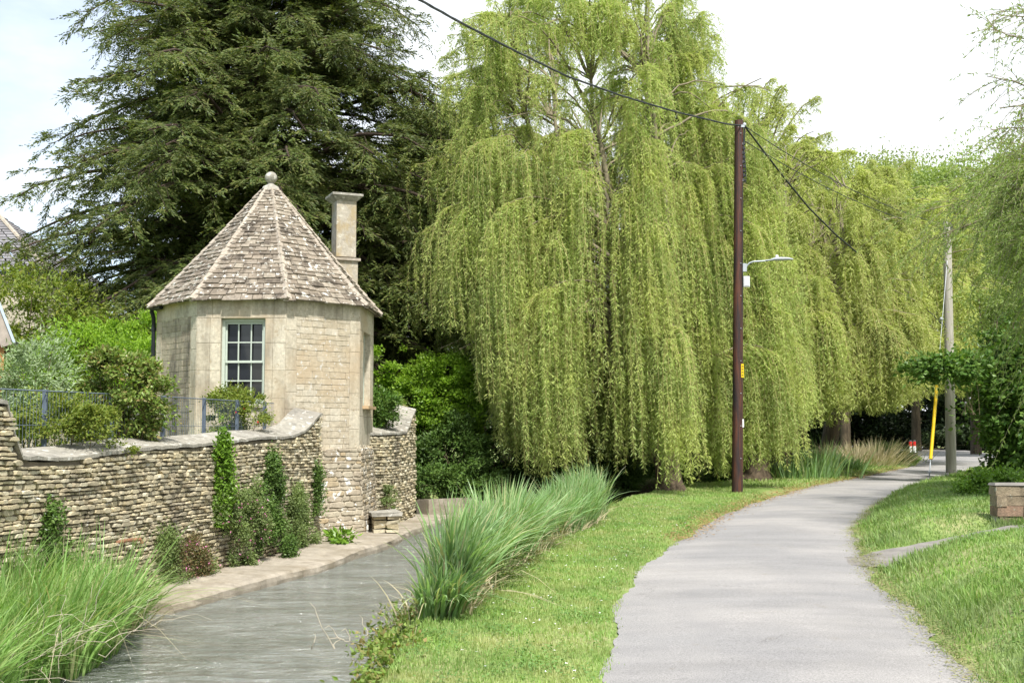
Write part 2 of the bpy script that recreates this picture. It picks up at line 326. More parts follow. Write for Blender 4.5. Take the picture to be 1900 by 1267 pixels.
n2 = noise(t, 90, 4, .8); r2 = ramp(t, [(.32, (.52,)*3), (.5, (1.0,)*3), (.7, (1.4,)*3)]); t.links.new(n2.outputs[0], r2.inputs[0])
c = mixc(t, 1, r.outputs[0], r2.outputs[0], 'MULTIPLY')
n3 = noise(t, 3.2, 6, .7); r3 = ramp(t, [(.62, (0, 0, 0)), (.75, (.55,)*3)]); t.links.new(n3.outputs[0], r3.inputs[0]); c = mixc(t, r3.outputs[0], c, (.20, .17, .12))
vo = t.nodes.new('ShaderNodeTexVoronoi'); vo.feature = 'DISTANCE_TO_EDGE'; vo.inputs['Scale'].default_value = .8
nz = noise(t, 2.5, 5, .7); va = t.nodes.new('ShaderNodeVectorMath'); va.operation = 'MULTIPLY_ADD'; va.inputs[1].default_value = (.9,)*3
gp = t.nodes.new('ShaderNodeNewGeometry'); t.links.new(nz.outputs['Color'], va.inputs[0]); t.links.new(gp.outputs['Position'], va.inputs[2]); t.links.new(va.outputs[0], vo.inputs['Vector'])
rc = ramp(t, [(.0, (.6,)*3), (.010, (0,)*3)]); t.links.new(vo.outputs['Distance'], rc.inputs[0]); n6 = noise(t, .5, 2, .5); r6 = ramp(t, [(.52, (0,)*3), (.6, (1,)*3)]); t.links.new(n6.outputs[0], r6.inputs[0])
ck = mixc(t, 1, rc.outputs[0], r6.outputs[0], 'MULTIPLY'); c = mixc(t, ck, c, (.09, .085, .08))
n7 = noise(t, .45, 4, .55); r7 = ramp(t, [(.4, (.86, .86, .87)), (.6, (1.08, 1.06, 1.04))]); t.links.new(n7.outputs[0], r7.inputs[0]); c = mixc(t, 1, c, r7.outputs[0], 'MULTIPLY')
fin(t, o, c, .85, n2.outputs[0], .5, .01, .25)
setp(mesh_obj('road', V, [F], M_road, smooth=True), kind='structure')
# far junction: the lane runs on to the left and right
rows = []
for p, q in [((1480, 823), (1470, 817)), ((1560, 829), (1570, 820)), ((1640, 833), (1655, 823)), ((1700, 843), (1735, 831)), ((1720, 858), (1810, 838)), ((1800, 868), (1880, 850)), ((1900, 878), (1960, 856))]:
    a, b = G(*p, .0), G(*q, .0); rows.append([a+(b-a)*s+np.array([0, 0, .03]) for s in np.linspace(0, 1, 4)])
V, F = strip(rows); setp(mesh_obj('side_road', V, [F[:, ::-1]], M_road, smooth=True), kind='structure')
# side path
rows = []
for q in np.linspace(-.16, 1.35, 30):
    c = PA+(PB-PA)*q; n_ = np.array([-(PB-PA)[1], (PB-PA)[0]])/np.linalg.norm(PB-PA)
    wd = .30+.6*math.exp(-max(q+.16, 0)*7)+.02*math.sin(q*30)
    rows.append([np.array([*(c+n_*wd*s), 0]) for s in np.linspace(-1, 1, 7)])
R = np.array(rows); R[..., 2] = np.maximum(H(R[..., 0], R[..., 1]), .0)+.02; V, F = strip(R)
M_path = plain('path_tarmac', (.20, .185, .165), .9, .2, 6, bump=.4)
setp(mesh_obj('path', V, [F], M_path, smooth=True), kind='structure')

# water
rows = []
for y in np.concatenate([np.arange(-40, 6, 4), np.arange(6, 60, 1.0), [70, 100]]):
    a, b = xi(YQ, y)-.9, xi(YB, y)+.1; rows.append([[a+(b-a)*s, y, -.55] for s in np.linspace(0, 1, 5)])
V, F = strip(rows)
M_water, t, o = newmat('stream_water')
n1 = noise(t, 1, 6, .6, stretch(t, (1.1, 2.6, 1)), .8); n2 = noise(t, 1, 4, .65, stretch(t, (4, 9, 1)), .6)
ad = t.nodes.new('ShaderNodeMath'); ad.operation = 'MULTIPLY_ADD'; ad.inputs[1].default_value = .45; t.links.new(n2.outputs[0], ad.inputs[0]); t.links.new(n1.outputs[0], ad.inputs[2])
n3 = noise(t, 1, 4, .6, stretch(t, (.7, 1.5, 1))); r = ramp(t, [(.36, (.12, .135, .105)), (.64, (.23, .245, .215))]); t.links.new(n3.outputs[0], r.inputs[0])
fin(t, o, r.outputs[0], .08, ad.outputs[0], 1.0, .42, 1.0)
setp(mesh_obj('water', V, [F], M_water, smooth=True), kind='structure')

# ------------------------------------------------------------------ stonework
def stones(mb, fn, z0, z1, s0, s1, ch=(.05, .09), cw=(.12, .3), depth=.05, gap=.012, wave=.02, jit=.12, topf=None, flat=False):
    """courses of single stones; fn(s, z, d) -> world point at s along, z up, d out of the face (vectorised)"""
    VV, FF, n = [], [], 0; z = z0
    FQ, FC = [], []
    th = np.linspace(0, 2*math.pi, 9)[:-1]+math.pi/8
    pw = .48 if not flat else .16
    cx = np.sign(np.cos(th))*np.abs(np.cos(th))**pw; cy = np.sign(np.sin(th))*np.abs(np.sin(th))**pw
    while z < z1:
        h = rnd.uniform(*ch); s = s0-rnd.uniform(0, cw[0]); ph = rnd.uniform(0, 6.3)
        while s < s1:
            wd = rnd.uniform(*cw); a, b = max(s, s0), min(s+wd, s1); s += wd
            if b-a < .04: continue
            mz = z+h/2+wave*math.sin((a+b)*.9+z*2.2)+rnd.normal(0, wave*.12)
            if topf is not None and mz+h*.4 > topf((a+b)/2): continue
            hh = h*rnd.uniform(1-jit, 1+jit*.6); mc = (a+b)/2
            kx = cx*(1+rnd.normal(0, jit*.5, 8)); ky = cy*(1+rnd.normal(0, jit, 8)); tl = rnd.normal(0, jit*.06)
            hx, hy = (b-a-gap)/2, (hh-gap)/2; dd = depth*rnd.uniform(.35, 1.4)
            rings = []
            for sc, d in ((1, -.03), (1, dd*.45), (.74 if not flat else .93, dd)):
                u = hx*kx*(1-(1-sc)*min(1, hy/hx*1.5)); v = hy*ky*sc
                rings.append(fn(mc+u, mz+v+u*tl, np.full(8, d)))
            VV.append(np.concatenate(rings)); i = np.arange(8); j = (i+1) % 8
            FQ.append(np.stack([n+i, n+j, n+8+j, n+8+i], -1)); FQ.append(np.stack([n+8+i, n+8+j, n+16+j, n+16+i], -1)); FC.append(n+16+i); n += 24
        z += h
    if n: mb.add(np.concatenate(VV), [np.concatenate(FQ), np.array(FC)])
def along(poly):
    poly = np.array(poly, float); d = np.diff(poly, axis=0); l = np.hypot(d[:, 0], d[:, 1]); cs = np.concatenate([[0], np.cumsum(l)])
    def f(s, out=0.0):
        s = np.asarray(s, float); x = np.interp(s, cs, poly[:, 0]); y = np.interp(s, cs, poly[:, 1]); e = .15
        tx = np.interp(s+e, cs, poly[:, 0])-np.interp(s-e, cs, poly[:, 0]); ty = np.interp(s+e, cs, poly[:, 1])-np.interp(s-e, cs, poly[:, 1])
        L_ = np.hypot(tx, ty); return x+ty/L_*out, y-tx/L_*out
    return f, cs
def wall(tname, label, poly, topf, z0, thick, coping_over=.05, backstones=False, slope=.12, ch=(.036, .066), cw=(.06, .2), cthick=.045, pieces=(.45, .9)):
    """poly runs with the visible face on its right-hand side"""
    f, cs = along(poly); Ltot = cs[-1]; th = thing(tname, label, 'wall', (poly[0][0], poly[0][1], z0))
    mb = MB()
    def fn(s, z, d):
        x, y = f(s, d); return np.stack([x, y, z], -1)
    stones(mb, fn, z0, 3.0, 0, Ltot, ch, cw, .055, .006, .014, .21, topf=lambda s: topf(s)-.01)
    def fnb(s, z, d):
        x, y = f(s, -thick-d); return np.stack([x, y, z], -1)
    stones(mb, lambda s, z, d: fnb(s, z, d), z0+.6, 3.0, 0, Ltot, (.1, .14), (.25, .5), .04, .014, .03, .16, topf=lambda s: topf(s)+slope-.01)
    mb.build('stonework', M_dry, th, smooth=False)
    cb = MB(); ss = np.linspace(0, Ltot, 60); rows = []
    for s in ss:
        tz = topf(s)-.015; a = f(s, -.01); b = f(s, -thick+.01)
        rows.append([[a[0], a[1], z0-.3], [a[0], a[1], tz], [b[0], b[1], tz+slope-.02], [b[0], b[1], z0-.3], [a[0], a[1], z0-.3]])
    V, F = strip(rows); cb.add(V, [F]); cb.add(np.array(rows[0][:4]), [[[0, 1, 2, 3]]]); cb.add(np.array(rows[-1][:4]), [[[3, 2, 1, 0]]])
    cb.build('core', M_core, th)
    cp = MB(); s = 0
    while s < Ltot:
        e = min(s+rnd.uniform(*pieces), Ltot); e = Ltot if Ltot-e < .15 else e; k = max(2, int((e-s)/.12)+1); q = np.linspace(s, e-.012, k); lift = rnd.normal(0, .004); rows = []
        for v in q:
            t_ = topf(v)+lift; o1 = coping_over+rnd.normal(0, .004); a = f(v, o1); b = f(v, -thick-coping_over); jz = rnd.normal(0, .004); ct = cthick*rnd.uniform(.85, 1.15)
            rows.append([[a[0], a[1], t_+jz], [a[0], a[1], t_+ct+jz], [b[0], b[1], t_+slope+cthick], [b[0], b[1], t_+slope], [a[0], a[1], t_+jz]])
        V, F = strip(rows); cp.add(V, [F]); cp.add(np.array(rows[0][:4]), [[[0, 1, 2, 3]]]); cp.add(np.array(rows[-1][:4]), [[[3, 2, 1, 0]]])
        s = e
    cp.build('coping', M_cope, th)
    return th, f, cs

# the long garden wall
gw = [(-7.4, 5), (-6.25, 9), (-5.3, 11.8), (-4.8, 13.6), (-4.43, 15), (-3.93, 17.5), (-3.45, 20.4)]
_, gcs = along(gw)
yy = np.array([p[1] for p in gw])
def gtop(s):
    y = np.interp(s, gcs, yy)
    t_ = np.interp(y, [5, 10.6, 11.85, 12.0, 12.5, 15, 17, 19, 19.6, 20.1, 20.5], [1.9, 1.9, 1.84, 1.27, 1.25, 1.35, 1.40, 1.46, 1.54, 1.74, 1.86])
    return t_+.012*math.sin(s*2.1)
wth, gf, _ = wall('dry_stone_wall', 'long dry stone garden wall with slab coping running along the stream to the tower', gw, gtop, -.62, .42, slope=.10, cthick=.04)
# the short wall behind the tower
w2 = [(-3.15, 22.7), (-2.62, 23.7), (-2.4, 24.9), (-2.26, 26.2)]
_, wcs = along(w2)
def w2top(s):
    return float(np.interp(s, [0, 2.6, 2.9, 3.3, 3.7], [1.46, 1.48, 1.62, 1.86, 2.02]))
wall('stone_wall', 'short curved stone wall behind the tower rising to a ramped end', w2, w2top, -.5, .42, slope=.13, ch=(.05, .075), cw=(.08, .2))

# quay ledge
rows = []
for y in np.arange(13.4, 26.61, .22):
    b = xi(YQ, y)+rnd.normal(0, .012)+.12*math.exp(-((y-20.6)/1.0)**2)
    a = min(xi(YW, y)-.1 if y < 20.4 else -3.4+.1*(y-20.4), b-.8); zt = -.42+.012*math.sin(y*1.7)+.03*math.exp(-((y-21)/1.2)**2)
    rows.append([[a, y, zt+.04], [(a+b)/2, y, zt+.02], [b-.05, y, zt], [b, y, zt-.03], [b+.015+rnd.normal(0, .01), y, zt-.09], [b+.01, y, -1.2]])
V, F = strip(rows); mb = MB(); mb.add(V, [F]); mb.add([rows[0][0], rows[0][2], rows[0][3], rows[0][4], rows[0][5], [rows[0][0][0], 13.4, -1.2]], [[[0, 5, 4, 3, 2, 1]]])
setp(mb.build('quay', M_quay), kind='structure')

# bench block beside the tower
th = thing('stone_bench', 'low stone block with a slab top against the foot of the tower', 'bench', (-2.55, 22.0, -.4))
c0 = D(712, 990, 22.2); c0[2] = -.4
bx = np.array([[.96, .28, 0], [-.28, .96, 0], [0, 0, 1.]])
mb = MB()
for k in range(4):
    for j in range(2):
        mb.box(c0+np.array([(-.13+.25*j)+rnd.normal(0, .01), 0, .05+.08*k]), (.24, .62, .074), bx, .012)
mb.build('stonework', M_dry, th)
mb = MB(); mb.box(c0+np.array([0, 0, .365]), (.60, .74, .06), bx, .01); mb.build('slab', M_cope, th)
# low concrete block at the water, beyond the wall
mb = MB(); p0, p1 = np.array([-2.1, 26.6]), np.array([-.95, 27.6]); d = (p1-p0)/np.linalg.norm(p1-p0)
ax = np.array([[d[0], d[1], 0], [-d[1], d[0], 0], [0, 0, 1]])
mb.box([*((p0+p1)/2), -.47], (1.5, .5, .85), ax, .02); mb.box([*((p0+p1)/2+d*1.15), -.45], (.75, .45, .62), ax, .03)
setp(mb.build('retaining_block', M_quay, origin=(-1.5, 27, -.5)), 'low grey concrete retaining block at the water edge beyond the short wall', 'retaining wall')

# ------------------------------------------------------------------ the octagonal tower
TC = np.array([-4.9, 22.7]); TR = 2.15; TA = math.radians(-2.0); AP = TR*math.cos(math.pi/8); HS = TR*math.sin(math.pi/8)
ZB, ZM, ZE = -.42, 1.22, 3.98
tw = thing('octagonal_tower', 'octagonal pale stone garden tower with a pointed stone slate roof at the water edge', 'tower', (TC[0], TC[1], ZB))
def face(k, grow=0.0):
    a = TA+k*math.pi/4; n = np.array([math.sin(a), -math.cos(a), 0]); t_ = np.array([math.cos(a), math.sin(a), 0]); c = np.array([TC[0], TC[1], 0])+n*(AP+grow)
    return c, n, t_
def fpt(k, s, z, d, bulge=True):
    c, n, t_ = face(k); s, z, d = np.broadcast_arrays(np.asarray(s, float), z, d)
    fl = np.where(z < ZM, (.05+.10*np.clip((ZM-z)/1.6, 0, 1)**1.5), 0) if bulge else 0
    return c+n*(d+fl)[..., None]+t_*(s*(1+fl/AP))[..., None]+np.array([0, 0, 1.])*z[..., None]
WX0, WX1, WZ0, WZ1 = -.38, .44, 2.04, 3.62        # window of the front face
SX0, SX1, SZ0, SZ1 = -.42, .42, 2.05, 3.50        # window of the side face (k=2)
holes = {0: (WX0, WX1, WZ0, WZ1), 2: (SX0, SX1, SZ0, SZ1)}
core = MB(); rub = MB(); quo = MB()
for k in range(8):
    def q(x0, x1, z0, z1, mbx=core, d=-.004):
        P = fpt(k, [x0, x1, x1, x0], [z0, z0, z1, z1], d, False); mbx.quad(*P)
    if k in holes:
        x0, x1, z0, z1 = holes[k]
        q(-HS, x0, ZM, ZE); q(x1, HS, ZM, ZE); q(x0, x1, ZM, z0); q(x0, x1, z1, ZE)
        for (a, b) in (((x0, z0), (x0, z1)), ((x0, z1), (x1, z1)), ((x1, z1), (x1, z0)), ((x1, z0), (x0, z0))):
            quo.quad(*fpt(k, [a[0], b[0], b[0], a[0]], [a[1], b[1], b[1], a[1]], [-.002, -.002, -.26, -.26], False))
    else: q(-HS, HS, ZM, ZE)
    rows = [[fpt(k, s, z, -.004) for s in np.linspace(-HS-.0, HS+.0, 5)] for z in np.linspace(ZB-.3, ZM-.001, 12)]
    V, F = strip(rows); core.add(V, [F])
    stones(rub, lambda s, z, d: fpt(k, s, z, d), ZB-.1, ZM-.03, -HS-.0, HS+.0, (.05, .11), (.12, .36), .022, .004, .012, .17)
    QW = .23
    fn = lambda s, z, d: fpt(k, s, z, d, False)
    if k == 0:
        pass
    elif k == 2: pass
    else:
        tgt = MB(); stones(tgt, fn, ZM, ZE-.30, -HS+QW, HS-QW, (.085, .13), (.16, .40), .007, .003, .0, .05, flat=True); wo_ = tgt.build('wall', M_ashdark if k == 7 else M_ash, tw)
        if k == 7: wo_['label'] = 'darker wall face with stain streaks'
    def blk(x0, x1, z0, z1, d=.010, g=.0022):
        P = lambda dd, i=0: fpt(k, [x0+g+i, x1-g-i, x1-g-i, x0+g+i], [z0+g+i, z0+g+i, z1-g-i, z1-g-i], dd, False)
        V = np.concatenate([P(-.02), P(d-.004), P(d, .006)]); e = np.arange(4); f_ = (e+1) % 4
        quo.add(V, [np.stack([e, f_, f_+4, e+4], -1), np.stack([e+4, f_+4, f_+8, e+8], -1), [[8, 9, 10, 11]]])
    # quoins (long and short work), plain frieze, window surrounds
    z = ZM; i = 0
    while z < ZE-.33:
        h = min(rnd.uniform(.30, .42), ZE-.31-z)
        if h < .1: break
        if k not in holes:
            blk(-HS-.0, -HS+QW, z, z+h); blk(HS-QW, HS+.0, z, z+h)
        i += 1; z += h
    if k in holes:
        x0, x1, z0, z1 = holes[k]
        z = ZM
        while z < z1-.01:
            h = rnd.uniform(.34, .62); h = min(h, z1-z)
            if z1-z-h < .15: h = z1-z
            for (a, b) in ((-HS, x0), (x1, HS)):
                if b-a > .35:
                    m_ = a+.24 if a < 0 and a == -HS else b-.24
                    blk(a, m_, z, z+h); blk(m_, b, z, z+h)
                else: blk(a, b, z, z+h)
            if z < z0: blk(x0, x1, z, min(z+h, z0-.0))
            z += h
        blk(-HS, x0-.18, z1, z1+.0+.01) if False else None
        blk(-HS, x0-.16, z1, ZE); blk(x0-.16, x1+.16, z1, ZE); blk(x1+.16, HS, z1, ZE)
    else:
        blk(-HS, -HS*.3, ZE-.31, ZE); blk(-HS*.3, HS*.5, ZE-.31, ZE); blk(HS*.5, HS, ZE-.31, ZE)
quo.build('quoins', M_quoin, tw); 
core.build('mortar', M_mort, tw); rub.build('plinth', M_rub, tw)
# sash windows
def sash(k, x0, x1, z0, z1, cols, rows_, dep):
    P = lambda s, z, d: fpt(k, s, z, d, False)
    c, n, t_ = face(k); ax = np.array([t_, n, [0, 0, 1.]])
    def bar(xa, xb, za, zb, d, th): mb.box(fpt(k, (xa+xb)/2, (za+zb)/2, d, False), (abs(xb-xa), th, abs(zb-za)), ax)
    mb = MB(); fw = .055
    bar(x0, x0+fw, z0, z1, dep, .10); bar(x1-fw, x1, z0, z1, dep, .10); bar(x0+fw, x1-fw, z1-fw, z1, dep, .10); bar(x0+fw, x1-fw, z0, z0+fw+.01, dep, .10)
    wn = mb.build('window', M_white, tw); ORI[wn.name] = ORI[tw.name]; mid = (z0+z1)/2
    mb = MB()
    for (za, zb, dd) in ((mid-.022, z1-fw, dep-.005), (z0+fw+.01, mid+.022, dep-.035)):
        xa, xb = x0+fw, x1-fw; r_ = .03
        bar(xa, xa+r_, za, zb, dd, .035); bar(xb-r_, xb, za, zb, dd, .035); bar(xa+r_, xb-r_, za, za+.042, dd, .035); bar(xa+r_, xb-r_, zb-.042, zb, dd, .035)
        for i in range(1, cols):
            x = xa+(xb-xa)*i/cols; bar(x-.011, x+.011, za+.042, zb-.042, dd, .026)
        for i in range(1, rows_):
            z = za+(zb-za)*i/rows_; bar(xa+r_, xb-r_, z-.011, z+.011, dd, .022)
    mb.build('sash', M_white, wn)
    mb = MB(); mb.box(fpt(k, (x0+x1)/2, (z0+z1)/2, dep-.065, False), (x1-x0-.02, .01, z1-z0-.02), ax); mb.build('pane', M_glass, wn)
    return wn
wn = sash(0, WX0, WX1, WZ0, WZ1, 3, 2, -.14)
mb = MB(); c, n, t_ = face(0); mb.box(fpt(0, (WX0+WX1)/2, WZ0-.03, -.04, False), (WX1-WX0+.02, .20, .055), np.array([t_, n, [0, 0, 1.]])); mb.build('sill', M_quoin, wn)
wn = sash(2, SX0, SX1, SZ0, SZ1, 3, 2, -.16)
mb = MB(); c, n, t_ = face(2); mb.box(fpt(2, 0, SZ0-.035, -.02, False), (SX1-SX0+.12, .30, .06), np.array([t_, n, [0, 0, 1.]])); mb.build('sill', plain('sill_timber', (.42, .30, .17), .8), wn)
# roof of stone slates: every slate a thin slab
RE, RT, ZT = 2.30/math.cos(math.pi/8)*math.cos(math.pi/8), .17, 6.44
def prof(u): return RE+(RT-RE)*u, ZE-.02+(ZT-ZE)*(.94*u+.06*u*u)
tiles = MB(); under = MB(); hips = MB()
def rp_(k, u, s, lift=0):
    r, z = prof(u); a = TA+k*math.pi/4; ap = r*math.cos(math.pi/8); hs = r*math.sin(math.pi/8)
    n = np.array([math.sin(a), -math.cos(a), 0]); t_ = np.array([math.cos(a), math.sin(a), 0])
    return np.array([TC[0], TC[1], z])+n*(ap+lift*.72)+t_*hs*s+np.array([0, 0, lift*.69])
for k in range(8):
    V, F = strip([[rp_(k, u, s, -.02) for s in (-1, 1)] for u in np.linspace(0, 1, 14)]); under.add(V, [F])
    u = -.012; Ls = math.hypot(RE-RT, ZT-ZE)
    while u < .99:
        ex = (.165-.085*max(u, 0)**.8)*rnd.uniform(.9, 1.1); du = ex/Ls; hs = prof(max(u, 0))[0]*math.sin(math.pi/8)
        s = -1.0
        while s < 1:
            wd = rnd.uniform(.14, .34)*(1-.45*u)/hs; e = min(s+wd, 1.0)
            if 1-e < .06/hs: e = 1.0
            g = .006/hs; th_ = rnd.uniform(.022, .04)*(1-.25*u); li = rnd.uniform(0, .012); lo = rnd.normal(0, .09)*du; sk_ = rnd.normal(0, .01)
            A = [rp_(k, u+lo, s+g, li), rp_(k, u+lo+sk_*du, e-g, li+rnd.normal(0, .003)), rp_(k, min(u+du*1.7, 1), e-g, -.016), rp_(k, min(u+du*1.7, 1), s+g, -.016),
                 rp_(k, u+lo, s+g, li+th_), rp_(k, u+lo+sk_*du, e-g, li+th_), rp_(k, min(u+du*1.7, 1), e-g, .004), rp_(k, min(u+du*1.7, 1), s+g, .004)]
            tiles.add(A, [[[0, 3, 2, 1], [4, 5, 6, 7], [0, 1, 5, 4], [2, 3, 7, 6], [0, 4, 7, 3], [1, 2, 6, 5]]]); s = e
        u += du
    # hip: lapped ridge stones
    n_ = 13
    for i in range(n_):
        u0, u1 = i/n_-.004, (i+1)/n_; wd = .075-.035*i/n_
        for u_a, u_b in ((u0, u1+.01),):
            h0, h1 = .068-.02*i/n_, .045-.015*i/n_
            P = []
            for (uu, hh) in ((u_a, h0), (u_b, h1)):
                r, z = prof(min(uu, 1)); hs = r*math.sin(math.pi/8); ctr = rp_(k, min(uu, 1), 1, hh)
                sL = rp_(k, min(uu, 1), max(1-wd/hs, -1), hh*.35); a2 = rp_((k+1) % 8, min(uu, 1), -1+min(wd/hs, 2), hh*.35)
                P.append((sL, ctr, a2))
            (a, b, c), (d, e, f_) = P; dn = np.array([0, 0, -.05])
            hips.add([a, b, c, d, e, f_, a+dn, c+dn, d+dn, f_+dn], [[[0, 1, 4, 3], [1, 2, 5, 4], [0, 3, 8, 6], [2, 7, 9, 5]]]); hips.add([a, b, c, c+dn, a+dn], [[[0, 4, 3, 2, 1]]])
rf = under.build('roof', M_core, tw); tiles.build('slates', M_tile, rf); hips.build('hip_stones', M_hip, rf)
mb = MB(); rows = []
for k in range(8):
    P = [fpt(k, s*HS, z, d, False) for (s, z, d) in ((-1.03, ZE, .02), (1.03, ZE, .02), (1.09, ZE, .12), (-1.09, ZE, .12))]
    mb.quad(*P); Q = [p+np.array([0, 0, -.002]) for p in P]
mb.build('soffit', M_quoin, rf)
mb = MB(); c = np.array([TC[0], TC[1], ZT]); ring = [c+np.array([r*math.cos(a), r*math.sin(a), z]) for (r, z) in ((.19, -.04), (.16, .05), (.07, .10), (.055, .14)) for a in np.linspace(0, 2*math.pi, 17)[:-1]]
V = np.array(ring); F = [[i*16+j, i*16+(j+1) % 16, (i+1)*16+(j+1) % 16, (i+1)*16+j] for i in range(3) for j in range(16)]; mb.add(V, [F])
mb.sphere(c+np.array([0, 0, .24]), .125, 20, 14); mb.build('finial', M_cope, rf, smooth=True)
# chimney: octagonal-cut stack with moulded cap
cc = D(638, 430, 24.2); cz = cc[0], cc[1]
ch_ = np.array([[math.cos(TA+math.radians(25)), math.sin(TA+math.radians(25)), 0], [-math.sin(TA+math.radians(25)), math.cos(TA+math.radians(25)), 0], [0, 0, 1.]])
mb = MB(); zt = D(638, 372, 24.2)[2]; zl = D(638, 484, 24.2)[2]
mb.box([*cz, (3.2+zl)/2], (.50, .50, zl-3.2), ch_); mb.box([*cz, (zl+zt)/2+.03], (.43, .43, zt-zl-.06), ch_)
cm = mb.build('chimney', stonemat('chimney_stone', [(.38, .34, .27), (.41, .37, .30)], stain=(.34, .26, .13), lichen=(.5, .47, .38), staincut=(.5, .62), stainamt=.7, stainsc=(3, 3, 2), bscale=12), tw)
mb = MB(); mb.box([*cz, zl], (.60, .60, .055), ch_); mb.build('chimney_band', M_hip, cm); mb = MB()
def frust(z0, h0, z1, h1):
    V = [np.array([*cz, z])+np.array([sx*h, sy*h, 0])@ch_ for z, h in ((z0, h0), (z1, h1)) for sx, sy in ((-1, -1), (1, -1), (1, 1), (-1, 1))]
    mb.add(V, [[[0, 1, 5, 4], [1, 2, 6, 5], [2, 3, 7, 6], [3, 0, 4, 7], [4, 5, 6, 7], [3, 2, 1, 0]]])
frust(zt-.05, .225, zt+.05, .33); frust(zt+.052, .335, zt+.10, .335); mb.build('chimney_cap', M_cope, cm)
# downpipe and gutter at the left corner
mb = MB(); p = fpt(6, HS*.55, 0, .06, False); p = fpt(7, -HS-.03, 0, .05, False)
mb.tube([p+np.array([0, 0, z]) for z in (.6, 2, 3.62)], .04, 10); mb.tube([p+np.array([0, 0, 3.6]), p+np.array([.0, -.02, 3.75]), fpt(7, -HS, 3.88, .12, False)], .04, 10)
for z in (1.4, 2.5, 3.5): mb.tube([p+np.array([0, 0, z]), p+np.array([0, 0, z+.06])], .05, 10)
mb.build('downpipe', M_black, tw, smooth=True)
mb = MB(); mb.tube([fpt(7, -HS-.05, 3.92, .10, False), fpt(7, -HS*.55, 3.92, .10, False)], .045, 10); mb.build('gutter', M_black, tw, smooth=True)

# ------------------------------------------------------------------ wire fence on the garden side
fp = [(-7.35, 9), (-6.05, 11.6), (-5.0, 15.0), (-4.52, 17.5), (-4.2, 19.8)]; ff, fcs = along(fp); FT = 2.06
fe = thing('wire_fence', 'thin blue grey wire mesh fence behind the garden wall', 'fence', (-5.05, 15.2, .7))
for s in np.arange(1.0, fcs[-1], 1.25):
    x, y = ff(s); mb = MB(); mb.box([x, y, (FT+.75)/2+.0], (.05, .05, FT-.75)); mb.build('post', M_fence, fe)
mb = MB()
for z in (FT-.02, FT-.42, 1.3, .95): mb.tube([[*ff(s, .04), z] for s in np.linspace(0, fcs[-1], 20)], .008 if z > 2 else .0035, 4, False)
for s in np.arange(0, fcs[-1], .055):
    x, y = ff(s, .04); mb.tube([[x, y, .75], [x, y, FT-.02]], .0022, 3, False)
mb.build('mesh_panel', M_fence, fe)

# ------------------------------------------------------------------ plants
def blob(name, label, cat, c, r, n, leaf, mat, seed, clumps=40, csize=.28, base=None, group=None, flat=.5, stems=8, ww=.55, droop=-.1, shell=.5, stem_mat=None, flowers=None, upw=None, parent_crown='foliage'):
    """shrub: stems from the base to leaf clumps spread through an ellipsoid"""
    g = np.random.default_rng(seed); c = np.array(c, float); r = np.array(r, float)
    base = np.array(base if base is not None else (c[0], c[1], c[2]-r[2]), float)
    d = norm(g.normal(0, 1, (clumps, 3))); rad = g.uniform(shell, 1, clumps)**.6
    cc = d*rad[:, None]*r*(1+g.normal(0, .07, (clumps, 1)))+c
    sh_ = g.uniform(0, 1, clumps) < .22; cc[sh_] = c+(cc[sh_]-c)*g.uniform(1.12, 1.42, (sh_.sum(), 1)); cc[:, 2] = np.maximum(cc[:, 2], base[2]+.05)
    wgt = g.dirichlet(np.full(clumps, 3.0)); k = g.choice(clumps, n, p=wgt)
    cs_ = csize*g.uniform(.55, 1.6, clumps)*np.where(sh_, .62, 1)
    P = cc[k]+g.normal(0, 1, (n, 3))*cs_[k][:, None]*np.array([1, 1, flat+.2])*min(r.mean(), 3)
    P[:, 2] = np.maximum(P[:, 2], base[2])
    out = norm((P-c)/r); A = out*.7+g.normal(0, .55, (n, 3)); A[:, 2] += droop
    V, F = leaf_quads(P, A, leaf*g.uniform(.6, 1.35, n), leaf*ww*g.uniform(.7, 1.2, n), g, up=out+np.array([0, 0, .7]))
    t_ = thing(name, label, cat, base, group)
    mesh_obj(parent_crown, V, [F], mat, t_)
    if stems:
        m_ = min(clumps, stems); sel = g.choice(clumps, m_, replace=False); q = np.linspace(0, 1, 6)[None, :, None]
        b = base+g.normal(0, 1, (m_, 3))*r*np.array([.18, .18, 0]); e = cc[sel]
        PP = b[:, None]*(1-q)+e[:, None]*q; PP[:, :, 2] += (np.sin(q*math.pi)[..., 0])*r[2]*.15; PP[:, 1:-1] += g.normal(0, .03, (m_, 4, 3))*r.mean()
        rr = np.linspace(1, .35, 6)[None]*np.full((m_, 1), max(.008, .018*r[2])); V, F = tubes(PP, rr, 5); mesh_obj('stem', V, [F], stem_mat or M_stem, t_, smooth=True)
    if flowers:
        nf, mf, sz = flowers; P = cc[g.choice(clumps, nf)]+g.normal(0, 1, (nf, 3))*csize*r.mean()*.9
        kk = 5; P = np.repeat(P, kk, 0); V, F = leaf_quads(P, g.normal(0, 1, P.shape), sz, sz*.8, g); mesh_obj('blossom', V, [F], mf, t_)
    return t_
